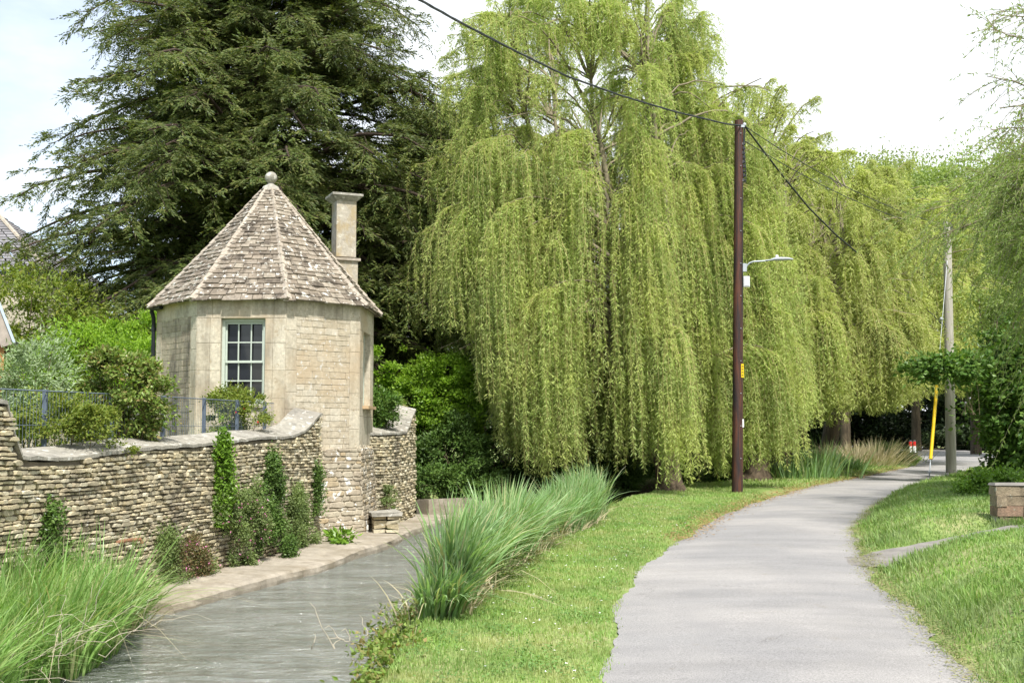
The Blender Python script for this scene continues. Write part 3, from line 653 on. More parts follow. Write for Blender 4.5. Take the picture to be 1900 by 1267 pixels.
def blades(name, label, cat, pts, hgt, wid, mat, seed, lean=(0, 0), spread=.35, seg=5, curl=.5, kind=None, group=None, parent=None, jit=.2, single=True):
    """long strap leaves: pts (N,3) roots"""
    g = np.random.default_rng(seed); N = len(pts); h = np.asarray(hgt)*g.uniform(1-jit*1.7, 1+jit, N); a = g.uniform(0, 2*math.pi, N)
    dirv = np.stack([np.cos(a), np.sin(a)], -1)*np.abs(g.normal(0, spread, (N, 1)))+np.array(lean)
    m_ = max(6, N//110); sd0 = pts[g.choice(N, m_)]; near = np.zeros(N, int)
    for i0 in range(0, N, 20000): near[i0:i0+20000] = np.argmin(((pts[i0:i0+20000, None, :2]-sd0[None, :, :2])**2).sum(-1), 1)
    if seg > 3:
        dirv = dirv*.75+(pts[:, :2]-sd0[near, :2])*1.6+g.normal(0, .11, (m_, 2))[near]; h = h*(g.uniform(.5, 1.12, m_)[near])
    ts = np.linspace(0, 1, seg+1); bend = g.uniform(.2, 1, N)*curl
    P = np.zeros((N, seg+1, 3))
    P[..., :2] = pts[:, None, :2]+dirv[:, None]*h[:, None, None]*(ts[None, :, None]*.55+bend[:, None, None]*ts[None, :, None]**2.4)
    mag = np.linalg.norm(dirv, axis=1); P[..., 2] = pts[:, None, 2]+h[:, None]*(ts[None]-(bend*np.minimum(mag, 1.2))[:, None]*.75*ts[None]**2.8)
    sd_ = np.stack([-np.sin(a), np.cos(a), 0*a], -1); sd_ = norm(sd_+g.normal(0, .5, sd_.shape)*np.array([1, 1, .1]))
    wv = (1-ts**2.2)*.5; wv[0] = .3
    Wd = (np.broadcast_to(wid, N)*g.uniform(.6, 1.3, N))[:, None]*wv[None]
    Lf, Rt = P-sd_[:, None]*Wd[..., None], P+sd_[:, None]*Wd[..., None]
    V = np.stack([Lf, Rt], 2).reshape(-1, 3); idx = np.arange(N*(seg+1)*2).reshape(N, seg+1, 2)
    F = np.stack([idx[:, :-1, 0], idx[:, :-1, 1], idx[:, 1:, 1], idx[:, 1:, 0]], -1).reshape(-1, 4)
    o = mesh_obj(name, V, [F], mat, parent, None if parent else pts.mean(0)); 
    if not parent: setp(o, label, cat, group, kind)
    return o

# lawn blades: near grass, uncountable
def scatter(n, x0, x1, y0, y1, test, seed, near=True):
    g = np.random.default_rng(seed); u = g.uniform(0, 1, n); y = y0*(y1/y0)**(u**1.0) if near else g.uniform(y0, y1, n); x = g.uniform(x0, x1, n)
    k = test(x, y); x, y = x[k], y[k]; return np.stack([x, y, H(x, y)], -1)
pts = scatter(330000, -1.6, 6, 5.6, 34, lambda x, y: (x > xi(YB, y)-.12) & (x < xi(YL, y)-.0+.045*np.sin(y*7.1)*np.sin(y*2.3)+.03*rnd.normal(0, 1, len(y))), 3)
d_ = pts[:, 1]
blades('verge_grass', None, None, pts, .028+.0011*d_, .004+.0006*d_, M_grassb, 4, spread=.5, seg=2, curl=.4, kind='stuff', jit=.4)
g5 = np.random.default_rng(5)
pts = scatter(330000, 2.6, 15, 5.6, 36, lambda x, y: (x > xi(YR, y)+.0+.08*np.sin(y*5.1)) & (x < xi(YR, y)+6.5) & ((dpath(x, y)[0] > .33+.5*np.clip(.4-dpath(x, y)[1], 0, .6)) | (x > 6.9)), 6)
off = pts[:, 0]-xi(YR, pts[:, 1]); d_ = pts[:, 1]; tall = 1+1.6*np.exp(-((off-.35)/.3)**2)*(np.sin(d_*2.1+off)+1.3)/2
blades('bank_grass', None, None, pts, (.035+.0012*d_)*tall, .0045+.0006*d_, M_grassr, 7, spread=.55, seg=3, curl=.7, kind='stuff', jit=.4, lean=(-.12, -.05))
pts = scatter(60000, 4, 30, 30, 62, lambda x, y: ((x > xi(YB, y)-.1) & (x < xi(YL, y)+.05)) | ((x > xi(YR, y)+.02) & (x < xi(YR, y)+4)), 8, False)
blades('far_grass', None, None, pts, .09, .035, M_grassb, 9, spread=.5, seg=2, kind='stuff', jit=.4)
# shaggy fringe where verge turf hangs over the asphalt, litter of fallen leaves
g = np.random.default_rng(11); y = g.uniform(16, 46, 4500); x = xi(YL, y)+g.normal(-.02, .12, 4500)*(1+y*.02); P = np.stack([x, y, np.maximum(H(x, y), 0)+.045], -1)
V, F = leaf_quads(P, g.normal(0, 1, P.shape)*np.array([1, 1, .12]), .05, .03, g, up=np.array([0, 0, 3.]))
o = mesh_obj('leaf_litter', V, [F], M_litter); setp(o, kind='stuff')
y = g.uniform(6, 26, 9000); x = xi(YR, y)+g.normal(.02, .09, 9000); P = np.stack([x, y, np.maximum(H(x, y), .01)+.03], -1)
V, F = leaf_quads(P, g.normal(0, 1, P.shape)*np.array([1, 1, .12]), .03, .012, g, up=np.array([0, 0, 3.]))
M_clip = leafmat('grass_clipping', [(.22, .24, .08), (.30, .28, .14), (.16, .2, .06), (.2, .15, .08)], .1, .3, 2)
o = mesh_obj('grass_clippings', V, [F], M_clip); setp(o, kind='stuff')
y = g.uniform(7, 26, 260); x = xi(YB, y)+g.uniform(.3, 2.2, 260); k = x < xi(YL, y)-.1; P = np.stack([x, y, H(x, y)+.06], -1)[k]; P = np.repeat(P, 5, 0)
V, F = leaf_quads(P, g.normal(0, 1, P.shape)*np.array([1, 1, .2]), .012, .010, g, up=np.array([0, 0, 3.])); o = mesh_obj('daisies', V, [F], M_flower); setp(o, kind='stuff')

# clover and plantain patches in the lawns
M_clover = leafmat('clover_leaf', [(.13, .26, .07), (.18, .31, .09), (.11, .21, .05)], .3, .3, 2)
g = np.random.default_rng(12); m = 260; cy = g.uniform(6.2, 24, m); sideR = g.uniform(0, 1, m) < .45; cx = np.where(sideR, xi(YR, cy)+g.uniform(.3, 3.5, m), xi(YB, cy)+g.uniform(.1, 2.2, m)); own = g.integers(0, m, 16000); P = np.stack([cx[own]+g.normal(0, .10, 16000), cy[own]+g.normal(0, .14, 16000), np.zeros(16000)], -1)
k = (P[:, 0] < xi(YL, P[:, 1])-.06) & (P[:, 0] > xi(YB, P[:, 1])-.1) | (P[:, 0] > xi(YR, P[:, 1])+.1); P = P[k]; P[:, 2] = H(P[:, 0], P[:, 1])+g.uniform(.02, .055, len(P))
V, F = leaf_quads(P, g.normal(0, 1, P.shape)*np.array([1, 1, .25]), .026, .022, g, up=np.array([0, 0, 3.])); o = mesh_obj('clover', V, [F], M_clover); setp(o, kind='stuff')
# dead, bent blades at the foot of the reeds
g = np.random.default_rng(13); y = g.uniform(9.4, 19.5, 1500); x = xi(YB, y)+g.uniform(-.25, .42, 1500); P = np.stack([x, y, np.maximum(H(x, y), -.5)], -1); blades('dead_reed_litter', None, None, P, .42, .016, M_dry_r, 14, spread=.9, seg=5, curl=1.2, kind='stuff', jit=.5)
g = np.random.default_rng(15); y = g.uniform(7.4, 12.4, 1000); x = xi(YQ, y)-1.2+g.uniform(0, 1, 1000)*1.6; P = np.stack([x, y, np.full(1000, -.5)], -1); blades('dead_blade_litter', None, None, P, .8, .014, M_dry_r, 16, spread=.7, seg=6, curl=1.0, kind='stuff', jit=.4, lean=(.25, 0))
# reed beds
def reedpts(n, xa, xb_, y0, y1, seed, zfn):
    g = np.random.default_rng(seed); y = g.uniform(y0, y1, n); x = g.uniform(0, 1, n)*(xb_(y)-xa(y))+xa(y)
    return np.stack([x, y, zfn(x, y)], -1)
low = lambda x, y: np.maximum(H(x, y), -.6)
pts = reedpts(5000, lambda y: xi(YB, y)+.0, lambda y: xi(YB, y)+.30, 9.3, 14.6, 21, low)
blades('reed_clump', 'blue green reed clump nearest the camera on the grass side of the stream', 'reeds', pts, .84, .029, M_reed2, 22, lean=(.10, -.15), spread=.42, curl=.8, seg=7)
pts = reedpts(3600, lambda y: xi(YB, y)-.15, lambda y: xi(YB, y)+.22, 14.6, 17.0, 23, low)
blades('reed_clump', 'middle clump of upright sword shaped reeds on the verge edge', 'reeds', pts, .62, .026, M_reed2, 24, lean=(.02, -.05), spread=.42, curl=.6, seg=6)
pts = reedpts(5500, lambda y: xi(YB, y)-.45, lambda y: xi(YB, y)+.35, 16.8, 19.6, 25, low)
blades('reed_clump', 'tallest far mound of grey green reeds before the willow', 'reeds', pts, .88, .026, M_reed2, 26, lean=(-.03, -.08), spread=.45, curl=.75, seg=7)
g = np.random.default_rng(27)
y = g.uniform(7.2, 12.6, 12000); xq_ = xi(YQ, y); x = xq_-1.25+g.uniform(0, 1, 12000)*(2.05-.2*np.clip(y-10, 0, 2)); x -= .35*np.clip((y-11)/1.6, 0, 1)
pts = np.stack([x, y, np.full(len(x), -.55)], -1)
blades('reed_bed', 'bright green reed bed leaning over the water in the lower left corner', 'reeds', pts, 1.0, .021, M_reedl, 28, lean=(.28, -.05), spread=.42, curl=.75, seg=7)
# broken pale stems caught in the reeds
def twigs(name, label, c, n, L_, seed, dirn=(1, 0, .6), r=.004):
    g = np.random.default_rng(seed); P0 = np.array(c)+g.normal(0, 1, (n, 3))*np.array([.3, .3, .12])
    A = norm(np.array(dirn)+g.normal(0, .45, (n, 3))); q = np.linspace(0, 1, 6)[None, :, None]
    P = P0[:, None]+A[:, None]*q*L_*g.uniform(.5, 1.2, (n, 1, 1)); P[:, 1:] += np.cumsum(g.normal(0, .025, (n, 5, 3)), 1); P[:, :, 2] -= (q[..., 0]**2)*.1
    V, F = tubes(P, np.linspace(r, r*.4, 6)[None]*np.ones((n, 1)), 4); o = mesh_obj(name, V, [F], M_dead, None, c); setp(o, label, 'twigs')
twigs('dead_twigs', 'pale dead twigs tangled in the corner reed bed', (-3.45, 8.7, -.05), 26, .5, 31, (.7, -.2, .7), .0028)
twigs('dead_twigs', 'bare twigs sticking out of the water beside the near reeds', (-1.35, 11.0, -.5), 16, .42, 32, (-.3, 0, 1), .005)
# bank weeds below the near reeds
blob('bank_weeds', 'low leafy weeds on the stream edge below the near reeds', 'weeds', (-.86, 9.0, -.16), (.20, 1.7, .18), 8000, .045, M_rose, 33, 60, .12, stems=0, ww=.7)
blob('bank_weeds', 'low weeds and nettles along the grass side of the near reeds', 'weeds', (-.15, 13.6, .05), (.18, 2.4, .16), 6000, .05, M_weed, 34, 60, .10, stems=0, ww=.5)

# plants climbing the garden wall
def climber(name, label, s_y, z0, z1, wd, n, leaf, mat, seed, out=.12, ww=.7, taper=.35, flowers=None):
    g = np.random.default_rng(seed); s = np.interp(s_y, yy, gcs); m = 26
    zc = g.uniform(0, 1, m); sc = s+g.normal(0, .5, m)*wd*(1-(1-taper)*zc); oc = .04+np.abs(g.normal(0, out, m))*(1-.6*zc)
    k = g.integers(0, m, n); zz = z0+(z1-z0)*zc[k]+g.normal(0, .09, n)*(z1-z0)**.3; zz = np.maximum(zz, z0)
    x, y = gf(sc[k]+g.normal(0, .07, n)*wd**.4, np.maximum(.04, oc[k]+g.normal(0, .05, n))); P = np.stack([x, y, zz], -1)
    x0, y0 = gf(s, .1); t_ = thing(name, label, 'climbing plant', (float(x0), float(y0), z0))
    A = g.normal(0, .5, (n, 3))+np.array([.5, -.3, .1]); V, F = leaf_quads(P, A, leaf*g.uniform(.6, 1.3, n), leaf*ww, g, up=np.array([.9, -.4, .6])); mesh_obj('foliage', V, [F], mat, t_)
    ns_ = 5; q = np.linspace(0, 1, 8); PP = []
    for i in range(ns_):
        sx_ = s+g.normal(0, .25)*wd; X_ = [gf(sx_+.05*math.sin(v*7+i), .035+.02*math.sin(v*9)) for v in q]; PP.append([[a, b, z0+(z1-z0)*v*.95] for (a, b), v in zip(X_, q)])
    V, F = tubes(np.array(PP), np.full((ns_, 8), .006), 4); mesh_obj('stem', V, [F], M_stem, t_)
    if flowers:
        P = P[g.choice(n, flowers[0])]+np.array([.03, -.03, .0]); P = np.repeat(P, 4, 0); V, F = leaf_quads(P, g.normal(0, 1, P.shape), flowers[2], flowers[2]*.8, g); mesh_obj('blossom', V, [F], flowers[1], t_)
climber('climbing_ivy', 'dark green ivy patch low on the wall left of the rusty pipe', 12.5, .15, .75, .28, 900, .05, M_ivy, 41)
climber('climbing_weed', 'rounded pale grey green bush at the wall foot, left of the red one', 14.7, -.42, .28, .50, 3800, .026, M_weed, 42, .12, taper=.7)
climber('climbing_weed', 'reddish low bush at the wall foot beside the ledge', 15.4, -.42, .10, .6, 3600, .03, M_redweed, 43, .14, taper=.7, flowers=(60, M_pink, .02))
climber('climbing_ivy', 'tall bright lime green ivy column reaching the coping', 16.15, .25, 1.48, .26, 2600, .06, M_ivyb, 44, .09, taper=.8)
climber('climbing_weed', 'broad bushy green weed with pink flowers under the bright ivy', 16.75, -.42, .75, 1.15, 12000, .034, M_weed, 45, .18, taper=.5, flowers=(130, M_pink, .022))
climber('climbing_ivy', 'pointed dark ivy mound between the flowering weed and the tower', 17.9, -.42, 1.20, .95, 11000, .04, M_ivy, 46, .15, taper=.15)
climber('climbing_weed', 'rightmost climber, light green bush against the tower foot', 19.1, -.42, .55, .9, 9000, .035, M_weed, 47, .16, taper=.3)
climber('climbing_ivy', 'thin dark ivy strand in the corner between wall and tower', 20.0, .1, 1.05, .22, 2200, .04, M_ivy, 48, .08, taper=.2)
blob('climbing_weed', 'small green tuft above the stone bench behind the tower', 'climbing plant', (-2.55, 23.55, .12), (.12, .12, .32), 1100, .045, M_weed, 49, 14, .3, stems=3)
blob('dock_plant', 'fresh broad leaf tuft on the ledge at the tower foot', 'plant', (-2.95, 20.0, -.30), (.2, .22, .12), 260, .13, M_ivyb, 50, 10, .25, stems=0, ww=.5)
# rusty pipe stub
mb = MB(); p = np.array([*gf(np.interp(13.7, yy, gcs), .03), .24]); q = np.array([*gf(np.interp(13.95, yy, gcs), .2), .26]); mb.tube([p, (p+q)/2+np.array([0, 0, .01]), q, q+np.array([.02, 0, -.05])], .022, 8)
setp(mb.build('pipe_stub', plain('rust', (.22, .11, .06), .8, .3, 20), origin=p), 'short rusty pipe sticking out of the garden wall', 'pipe')

# garden shrubs behind the wall
blob('silver_shrub', 'silvery grey leaved shrub at the far left of the garden', 'shrub', D(50, 722, 14.4), (.62, .5, .55), 7500, .085, M_silver, 51, 60, .16, ww=.26, stems=20, base=(*D(50, 722, 14.4)[:2], .72))
blob('lime_shrub', 'low yellow green shrub behind the wire fence', 'shrub', D(115, 795, 13.6), (.75, .45, .38), 12000, .045, M_lime, 52, 60, .15, base=(*D(115, 795, 13.6)[:2], .72))
blob('rose_bush', 'large glossy rose bush with reddish tips', 'shrub', D(222, 742, 14.9), (.58, .46, .68), 19000, .058, M_rose, 53, 90, .13, ww=.65, stems=24, base=(*D(222, 742, 14.9)[:2], .72), flowers=(14, M_flower, .04))
blob('garden_shrub', 'yellow green shrub under the tower window', 'shrub', D(440, 765, 18.6), (.50, .36, .40), 8000, .05, M_lime, 54, 50, .17, base=(*D(440, 765, 18.6)[:2], .72), stems=18, flowers=(9, M_red, .04))
blob('garden_shrub', 'dense green shrub just right of the tower', 'shrub', D(705, 765, 24.6), (.35, .4, .48), 5500, .07, M_hazel, 55, 40, .2, base=(*D(705, 765, 24.6)[:2], .72))
blob('garden_shrub', 'pale bright shrub beneath the house at the left edge', 'shrub', D(30, 625, 27), (2.4, 1.6, 1.5), 16000, .11, M_lime, 56, 80, .14, base=(*D(30, 610, 27)[:2], .6))
blob('garden_shrub', 'mid green shrub between the silver shrub and the tower', 'shrub', D(190, 690, 25), (1.7, 1.4, .95), 14000, .09, M_hedge, 57, 70, .14, base=(*D(190, 690, 25)[:2], .6))
blob('garden_shrub', 'leafy green shrub half hidden beside the downpipe', 'shrub', D(262, 700, 24), (.75, 1.0, 1.2), 8000, .08, M_hedge, 58, 60, .14, base=(*D(262, 700, 24)[:2], .6))

# hedge and undergrowth beyond the tower
blob('garden_hedge', 'bright green clipped hedge behind the short wall', 'hedge', D(815, 745, 29.6), (1.7, .7, 1.25), 36000, .085, M_hedge, 61, 150, .09, stems=16, ww=.75, shell=.3, base=(*D(815, 745, 29.6)[:2], .2))
blob('undergrowth_bush', 'deep green bush directly right of the wall end', 'bush', D(835, 855, 28.6), (1.0, .9, .85), 14000, .10, M_under, 62, 80, .13, base=(*D(835, 855, 28.6)[:2], -.2), ww=.6)
blob('undergrowth_bush', 'broad leaved plants at the water below the hedge', 'bush', D(812, 900, 27.9), (.55, .35, .36), 700, .2, M_hazel, 63, 26, .2, base=(*D(812, 915, 27.9)[:2], -.3), ww=.6, stems=10)
blob('undergrowth_bush', 'dark shaded bush left of the hanging willow curtain', 'bush', D(925, 860, 32), (1.2, .9, 1.0), 14000, .10, M_under, 64, 80, .13, base=(*D(925, 900, 32)[:2], .0), flowers=(50, M_pink, .05))
blob('undergrowth_bush', 'dark leafy bush under the willow behind the reeds', 'bush', D(1080, 850, 35), (1.8, 1.0, 1.0), 16000, .11, M_under, 65, 80, .13, base=(*D(1080, 890, 35)[:2], .0))
blob('undergrowth_bush', 'rounded green bush in the willow shade near its trunk', 'bush', D(1165, 862, 37), (1.0, .9, .9), 9000, .12, M_under, 66, 60, .15, base=(*D(1165, 900, 37)[:2], .1))
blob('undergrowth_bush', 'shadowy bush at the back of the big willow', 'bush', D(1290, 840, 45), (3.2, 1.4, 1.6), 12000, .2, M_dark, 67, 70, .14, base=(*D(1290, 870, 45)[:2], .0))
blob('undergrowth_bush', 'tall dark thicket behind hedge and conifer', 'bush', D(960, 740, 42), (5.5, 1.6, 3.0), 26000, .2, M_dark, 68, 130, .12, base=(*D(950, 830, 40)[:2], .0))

for i, (px, py, Yd, rx, lb) in enumerate([(788, 893, 27.5, .85, 'low dark leaves just behind the grey concrete block'), (870, 925, 28.2, .9, 'low dark leaves at the water edge right of the broad leaved plants'), (1000, 905, 31.5, 1.2, 'low dark growth over the far bank behind the middle reeds'), (1110, 898, 34.5, 1.3, 'low dark growth on the bank behind the tall reed mound'), (1320, 880, 38.0, 1.3, 'shaded low bush just left of the dark pole')]):
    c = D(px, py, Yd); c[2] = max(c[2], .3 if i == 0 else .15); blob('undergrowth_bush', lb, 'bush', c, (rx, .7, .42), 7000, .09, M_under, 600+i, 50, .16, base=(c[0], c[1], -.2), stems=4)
# ------------------------------------------------------------------ trees
def conifer(name, label, base, Ht, prof_r, nl, seed, mat, leaf=.125, zlow=2.2, up0=.36, dens=1.0, extra=()):
    """yew-like: layered limbs, side branchlets, drooping sprays of short needles"""
    g = np.random.default_rng(seed); base = np.array(base, float); t_ = thing(name, label, 'tree', base)
    zs = np.linspace(0, Ht, 14); wob = np.cumsum(g.normal(0, .05, (14, 2)), 0); wob -= wob[0]
    TP = np.concatenate([base[:2]+wob, (base[2]+zs)[:, None]], 1); V, F = tubes(TP[None], (.42*(1-zs/Ht)**.8+.03)[None], 10); mesh_obj('trunk', V, [F], M_ybark, t_, smooth=True)
    h = zlow+(Ht-zlow)*(g.uniform(0, 1, nl)**1.05); az = (np.arange(nl)*2.399963+g.normal(0, .25, nl)) % (2*math.pi)
    R = np.interp(h, prof_r[0], prof_r[1])*g.uniform(.72, 1.12, nl)
    up = up0*g.uniform(.0, 1.9, nl)*(1+.9*(h/Ht)**2)
    if len(extra):
        ex = np.array(extra); h = np.concatenate([h, ex[:, 0]]); az = np.concatenate([az, ex[:, 1]]); R = np.concatenate([R, ex[:, 2]]); up = np.concatenate([up, ex[:, 3]])
    nl = len(h); K = 12; q = np.linspace(0, 1, K)
    bx_ = np.interp(h, zs, TP[:, 0]); by_ = np.interp(h, zs, TP[:, 1])
    LP = np.zeros((nl, K, 3)); bendv = g.normal(0, .12, nl)
    ang = az[:, None]+bendv[:, None]*q
    LP[..., 0] = bx_[:, None]+np.cos(ang)*R[:, None]*q; LP[..., 1] = by_[:, None]+np.sin(ang)*R[:, None]*q
    LP[..., 2] = base[2]+h[:, None]+R[:, None]*(up[:, None]*q*1.5-(.35+up[:, None]*.55)*q**2.2)
    LP += np.cumsum(g.normal(0, .035, LP.shape), 1)
    V, F = tubes(LP, (.016*R+.012)[:, None]*(1-.8*q)[None], 5); mesh_obj('limbs', V, [F], M_ybark, t_, smooth=True)
    # branchlets
    m = 24; u = np.tile(np.linspace(.16, 1.0, m), (nl, 1))+g.normal(0, .015, (nl, m)); u = np.clip(u, .1, .999)
    i0 = np.clip((u*(K-1)).astype(int), 0, K-2); fr = u*(K-1)-i0; ii = np.arange(nl)[:, None]
    S0 = LP[ii, i0]*(1-fr)[..., None]+LP[ii, i0+1]*fr[..., None]; T = norm(LP[ii, i0+1]-LP[ii, i0])
    side = np.where(np.arange(m) % 2 == 0, 1, -1)[None, :, None]; S = np.cross(T, np.array([0, 0, 1.]))*side
    bd = norm(T*.75+S*g.uniform(.5, 1.1, (nl, m, 1))+g.normal(0, .36, (nl, m, 3))+np.array([0, 0, .12]))
    bl = (R[:, None]*.30*(1-.72*u)+.36)*g.uniform(.6, 1.3, (nl, m))
    S0, bd, bl = S0.reshape(-1, 3), bd.reshape(-1, 3), bl.reshape(-1)
    kb = 5; qb = np.linspace(0, 1, kb)[None, :, None]; BP = S0[:, None]+bd[:, None]*bl[:, None, None]*qb; BP[..., 2] -= (qb[..., 0]**2)*bl[:, None]*.35
    V, F = tubes(BP, np.linspace(.012, .003, kb)[None]*np.ones((len(BP), 1)), 3); mesh_obj('twigs', V, [F], M_ybark, t_)
    # sprays: twiglets off branchlets, each with needle-leaves
    n2 = np.maximum(3, (bl*15*dens).astype(int)); own = np.repeat(np.arange(len(bl)), n2); N = len(own)
    v = g.uniform(.05, 1.0, N); vv = v*(kb-1); j = np.clip(vv.astype(int), 0, kb-2); f_ = (vv-j)[:, None]
    Q0 = BP[own, j]*(1-f_)+BP[own, j+1]*f_; sgn = g.choice([-1, 1], N)[:, None]; bdir = bd[own]
    sid = np.cross(bdir, np.array([0, 0, 1.]))*sgn; qd = norm(bdir*.8+sid*.75+np.array([0, 0, -.28])+g.normal(0, .25, (N, 3))); ql = .38*g.uniform(.5, 1.2, N)
    nn = 9; w_ = np.tile(np.linspace(.1, .95, nn), N); o2 = np.repeat(np.arange(N), nn)
    P = Q0[o2]+qd[o2]*(ql[o2]*w_)[:, None]; P[:, 2] -= (w_**2)*ql[o2]*.3; P += g.normal(0, .012, P.shape)
    sg = np.tile(np.array([1, -1, 1, -1, 1, -1, 1, -1, 0])[:nn], N)[:, None]; A = qd[o2]*1.0+np.cross(qd[o2], np.array([0, 0, 1.]))*sg*.9+np.array([0, 0, -.25])+g.normal(0, .2, P.shape)
    V, F = leaf_quads(P, A, leaf*g.uniform(.7, 1.25, len(P)), leaf*.30, g, fold=.1, up=np.array([0, 0, .55])+norm(P-np.array([base[0], base[1], 0])*1.0-np.array([0, 0, 1.])*P[:, 2:3])*.8+g.normal(0, .35, P.shape)); mesh_obj('crown', V, [F], mat, t_)
    print(name, 'needles', len(P)); return t_
yb = D(470, 795, 33); yb[2] = .6
rs = np.random.default_rng(1)
conifer('yew_tree', 'huge dark yew towering behind the stone tower', yb, 17.5, ([0, 2.5, 5, 7.5, 10, 12, 14, 16, 17.5], [5.2, 6.0, 6.5, 6.1, 4.9, 3.7, 2.9, 1.9, .6]), 270, 71, M_yew,
        extra=[(9.6, math.pi-.25, 7.0, .42), (7.0, math.pi-.15, 7.0, .30), (5.4, math.pi-.1, 7.2, .22), (6.2, math.pi+.3, 6.6, .2), (12.5, .1, 4.9, .6), (12.2, math.pi+.05, 5.2, .6), (3.4, math.pi+.15, 7.0, .1), (4.2, math.pi-.4, 7.0, .15), (10.5, -.2, 5.4, .3), (11.5, .3, 5.6, .3)])
cb_ = D(790, 795, 36.5); cb_[2] = .3
conifer('conifer_tree', 'dark conifer between the yew and the weeping willow', cb_, 11.6, ([0, 2, 4, 6, 8, 10, 11.6], [3.0, 3.4, 3.5, 3.3, 2.7, 1.7, .5]), 140, 72, M_yew2, zlow=1.8)

def willow(name, label, base, cen, R, Ht, zmin, nb, ns, seed, mat, leaf=.075, lsp=.055, trunks=((0, 0, .34),), rf=None, slen=(1.2, 4.8), zminf=None, twmat=None, wl=.22, airy=.25, keep=None):
    """weeping willow: stems, arching boughs over a dome, hanging strands set with narrow leaves"""
    g = np.random.default_rng(seed); base = np.array(base, float); cen = np.array(cen, float); t_ = thing(name, label, 'tree', base)
    fork = base+np.array([(cen[0]-base[0])*.25, (cen[1]-base[1])*.25, 2.2]); K = 9; q = np.linspace(0, 1, K)
    tp = base[None]*(1-q[:, None])+fork[None]*q[:, None]+np.array([[.06*math.sin(5*v), .04*math.cos(4*v), 0] for v in q]); tr = trunks[0][2]*(1.25-.9*q**.5*.45); tr[0] *= 1.25
    V, F = tubes(tp[None], tr[None], 14); V = V+g.normal(0, .012, V.shape); mesh_obj('trunk', V, [F], M_bark, t_, smooth=True)
    nlead = 7; LE = []; PP = []; K = 12; q = np.linspace(0, 1, K)
    for i in range(nlead):
        a = i*2*math.pi/nlead+g.normal(0, .25); rr = R*g.uniform(.2, .55); zt_ = Ht*g.uniform(.62, .93); e = np.array([cen[0]+rr*math.cos(a), cen[1]+rr*math.sin(a), zt_])
        P = fork[None]*(1-q[:, None])+e[None]*q[:, None]; sw = np.sin(q*math.pi)[:, None]; P = P+sw*np.array([math.cos(a), math.sin(a), 0])*R*.14; P[1:-1] += g.normal(0, .07, (K-2, 3)); PP.append(P)
    PP = np.array(PP); V, F = tubes(PP, (trunks[0][2]*.62*(1-.82*q**.8))[None]*np.ones((nlead, 1)), 8); mesh_obj('limbs', V, [F], M_limb, t_, smooth=True)
    # boughs from the leaders to the dome
    az = (np.arange(nb)*2.399963) % (2*math.pi)+g.normal(0, .2, nb); nlobe = 14; el = np.arcsin(g.uniform(.01, 1, nb)**1.15)
    lob = np.sort(g.uniform(0, 2*math.pi, nlobe)+0*g.uniform(0, 1, nlobe)); lob = np.arange(nlobe)*2*math.pi/nlobe+g.normal(0, .16, nlobe); lrad = g.uniform(.80, 1.12, nlobe); low = el < .62
    li = np.argmin(np.abs((az[:, None]-lob[None]+math.pi) % (2*math.pi)-math.pi), 1); dl_ = (az-lob[li]+math.pi) % (2*math.pi)-math.pi; az = np.where(low, lob[li]+dl_*.62, az); lr_ = np.where(low, lrad[li], 1.0)
    rfv = lr_*np.array([rf(a) if rf else 1.0 for a in az]); Rr = R*rfv*(np.cos(el)**.38)*g.uniform(.66, 1.10, nb); zb = 3.2
    E = np.stack([cen[0]+Rr*np.cos(az), cen[1]+Rr*np.sin(az), zb+(Ht-zb)*np.sin(el)*g.uniform(.93, 1.03, nb)], -1)
    if keep is not None: E[:, 1] = np.where(E[:, 0] > keep[0], np.maximum(E[:, 1], keep[1]+g.uniform(0, 1.2, nb)), E[:, 1])
    S = np.zeros((nb, 3))
    for i in range(nb):
        cand = PP.reshape(-1, 3); k_ok = (cand[:, 2] < E[i, 2]+.3); cd = np.linalg.norm((cand-E[i])*np.array([1, 1, .7]), axis=1)+g.uniform(0, 1.2, len(cand))+np.where(k_ok, 0, 5); S[i] = cand[np.argmin(cd)]
    K = 10; q = np.linspace(0, 1, K)[None, :, None]; hv = E-S; Ln = np.linalg.norm(hv, axis=1)[:, None]
    BP = S[:, None]*(1-q)+E[:, None]*q; BP[..., 2] += np.sin(q[..., 0]*math.pi*.8)*Ln*.22-(q[..., 0]**3)*Ln*.06; BP[:, 1:] += np.cumsum(g.normal(0, .035, (nb, K-1, 3)), 1)
    V, F = tubes(BP, (.010*Ln+.012)*(1-.75*q[..., 0]), 5); mesh_obj('boughs', V, [F], twmat or M_limb, t_, smooth=True)
    # strands
    bi = g.choice(nb, ns, p=g.dirichlet(np.full(nb, 1.3))); u = 1-np.abs(g.normal(0, .28, ns)); u = np.clip(u, .15, .999); uu = u*(K-1); j = np.clip(uu.astype(int), 0, K-2); f_ = (uu-j)[:, None]
    P0 = BP[bi, j]*(1-f_)+BP[bi, j+1]*f_; zr0 = (P0[:, 2]-zb)/(Ht-zb); out = BP[bi, j+1]-BP[bi, j]; out[:, 2] *= .4; out = norm(norm(out)+g.normal(0, 1, (ns, 3))*np.array([1, 1, .6])*np.interp(zr0, [.3, .7], [.42, .85])[:, None])
    zr = (P0[:, 2]-zb)/(Ht-zb); L_ = g.uniform(slen[0], slen[1], ns)*np.interp(zr, [0, .35, .5, .7, 1], [1.15, 1.0, .62, .36, .24])*np.where(g.uniform(0, 1, ns) < .25, .5, 1)
    pz = np.full(ns, zmin) if zminf is None else zminf(P0[:, 0], P0[:, 1])
    pz = pz+np.abs(g.normal(0, .7, ns))*.6+.35*np.sin(bi*1.7); L_ = np.maximum(np.minimum(L_, (P0[:, 2]-pz)*.97), .35)
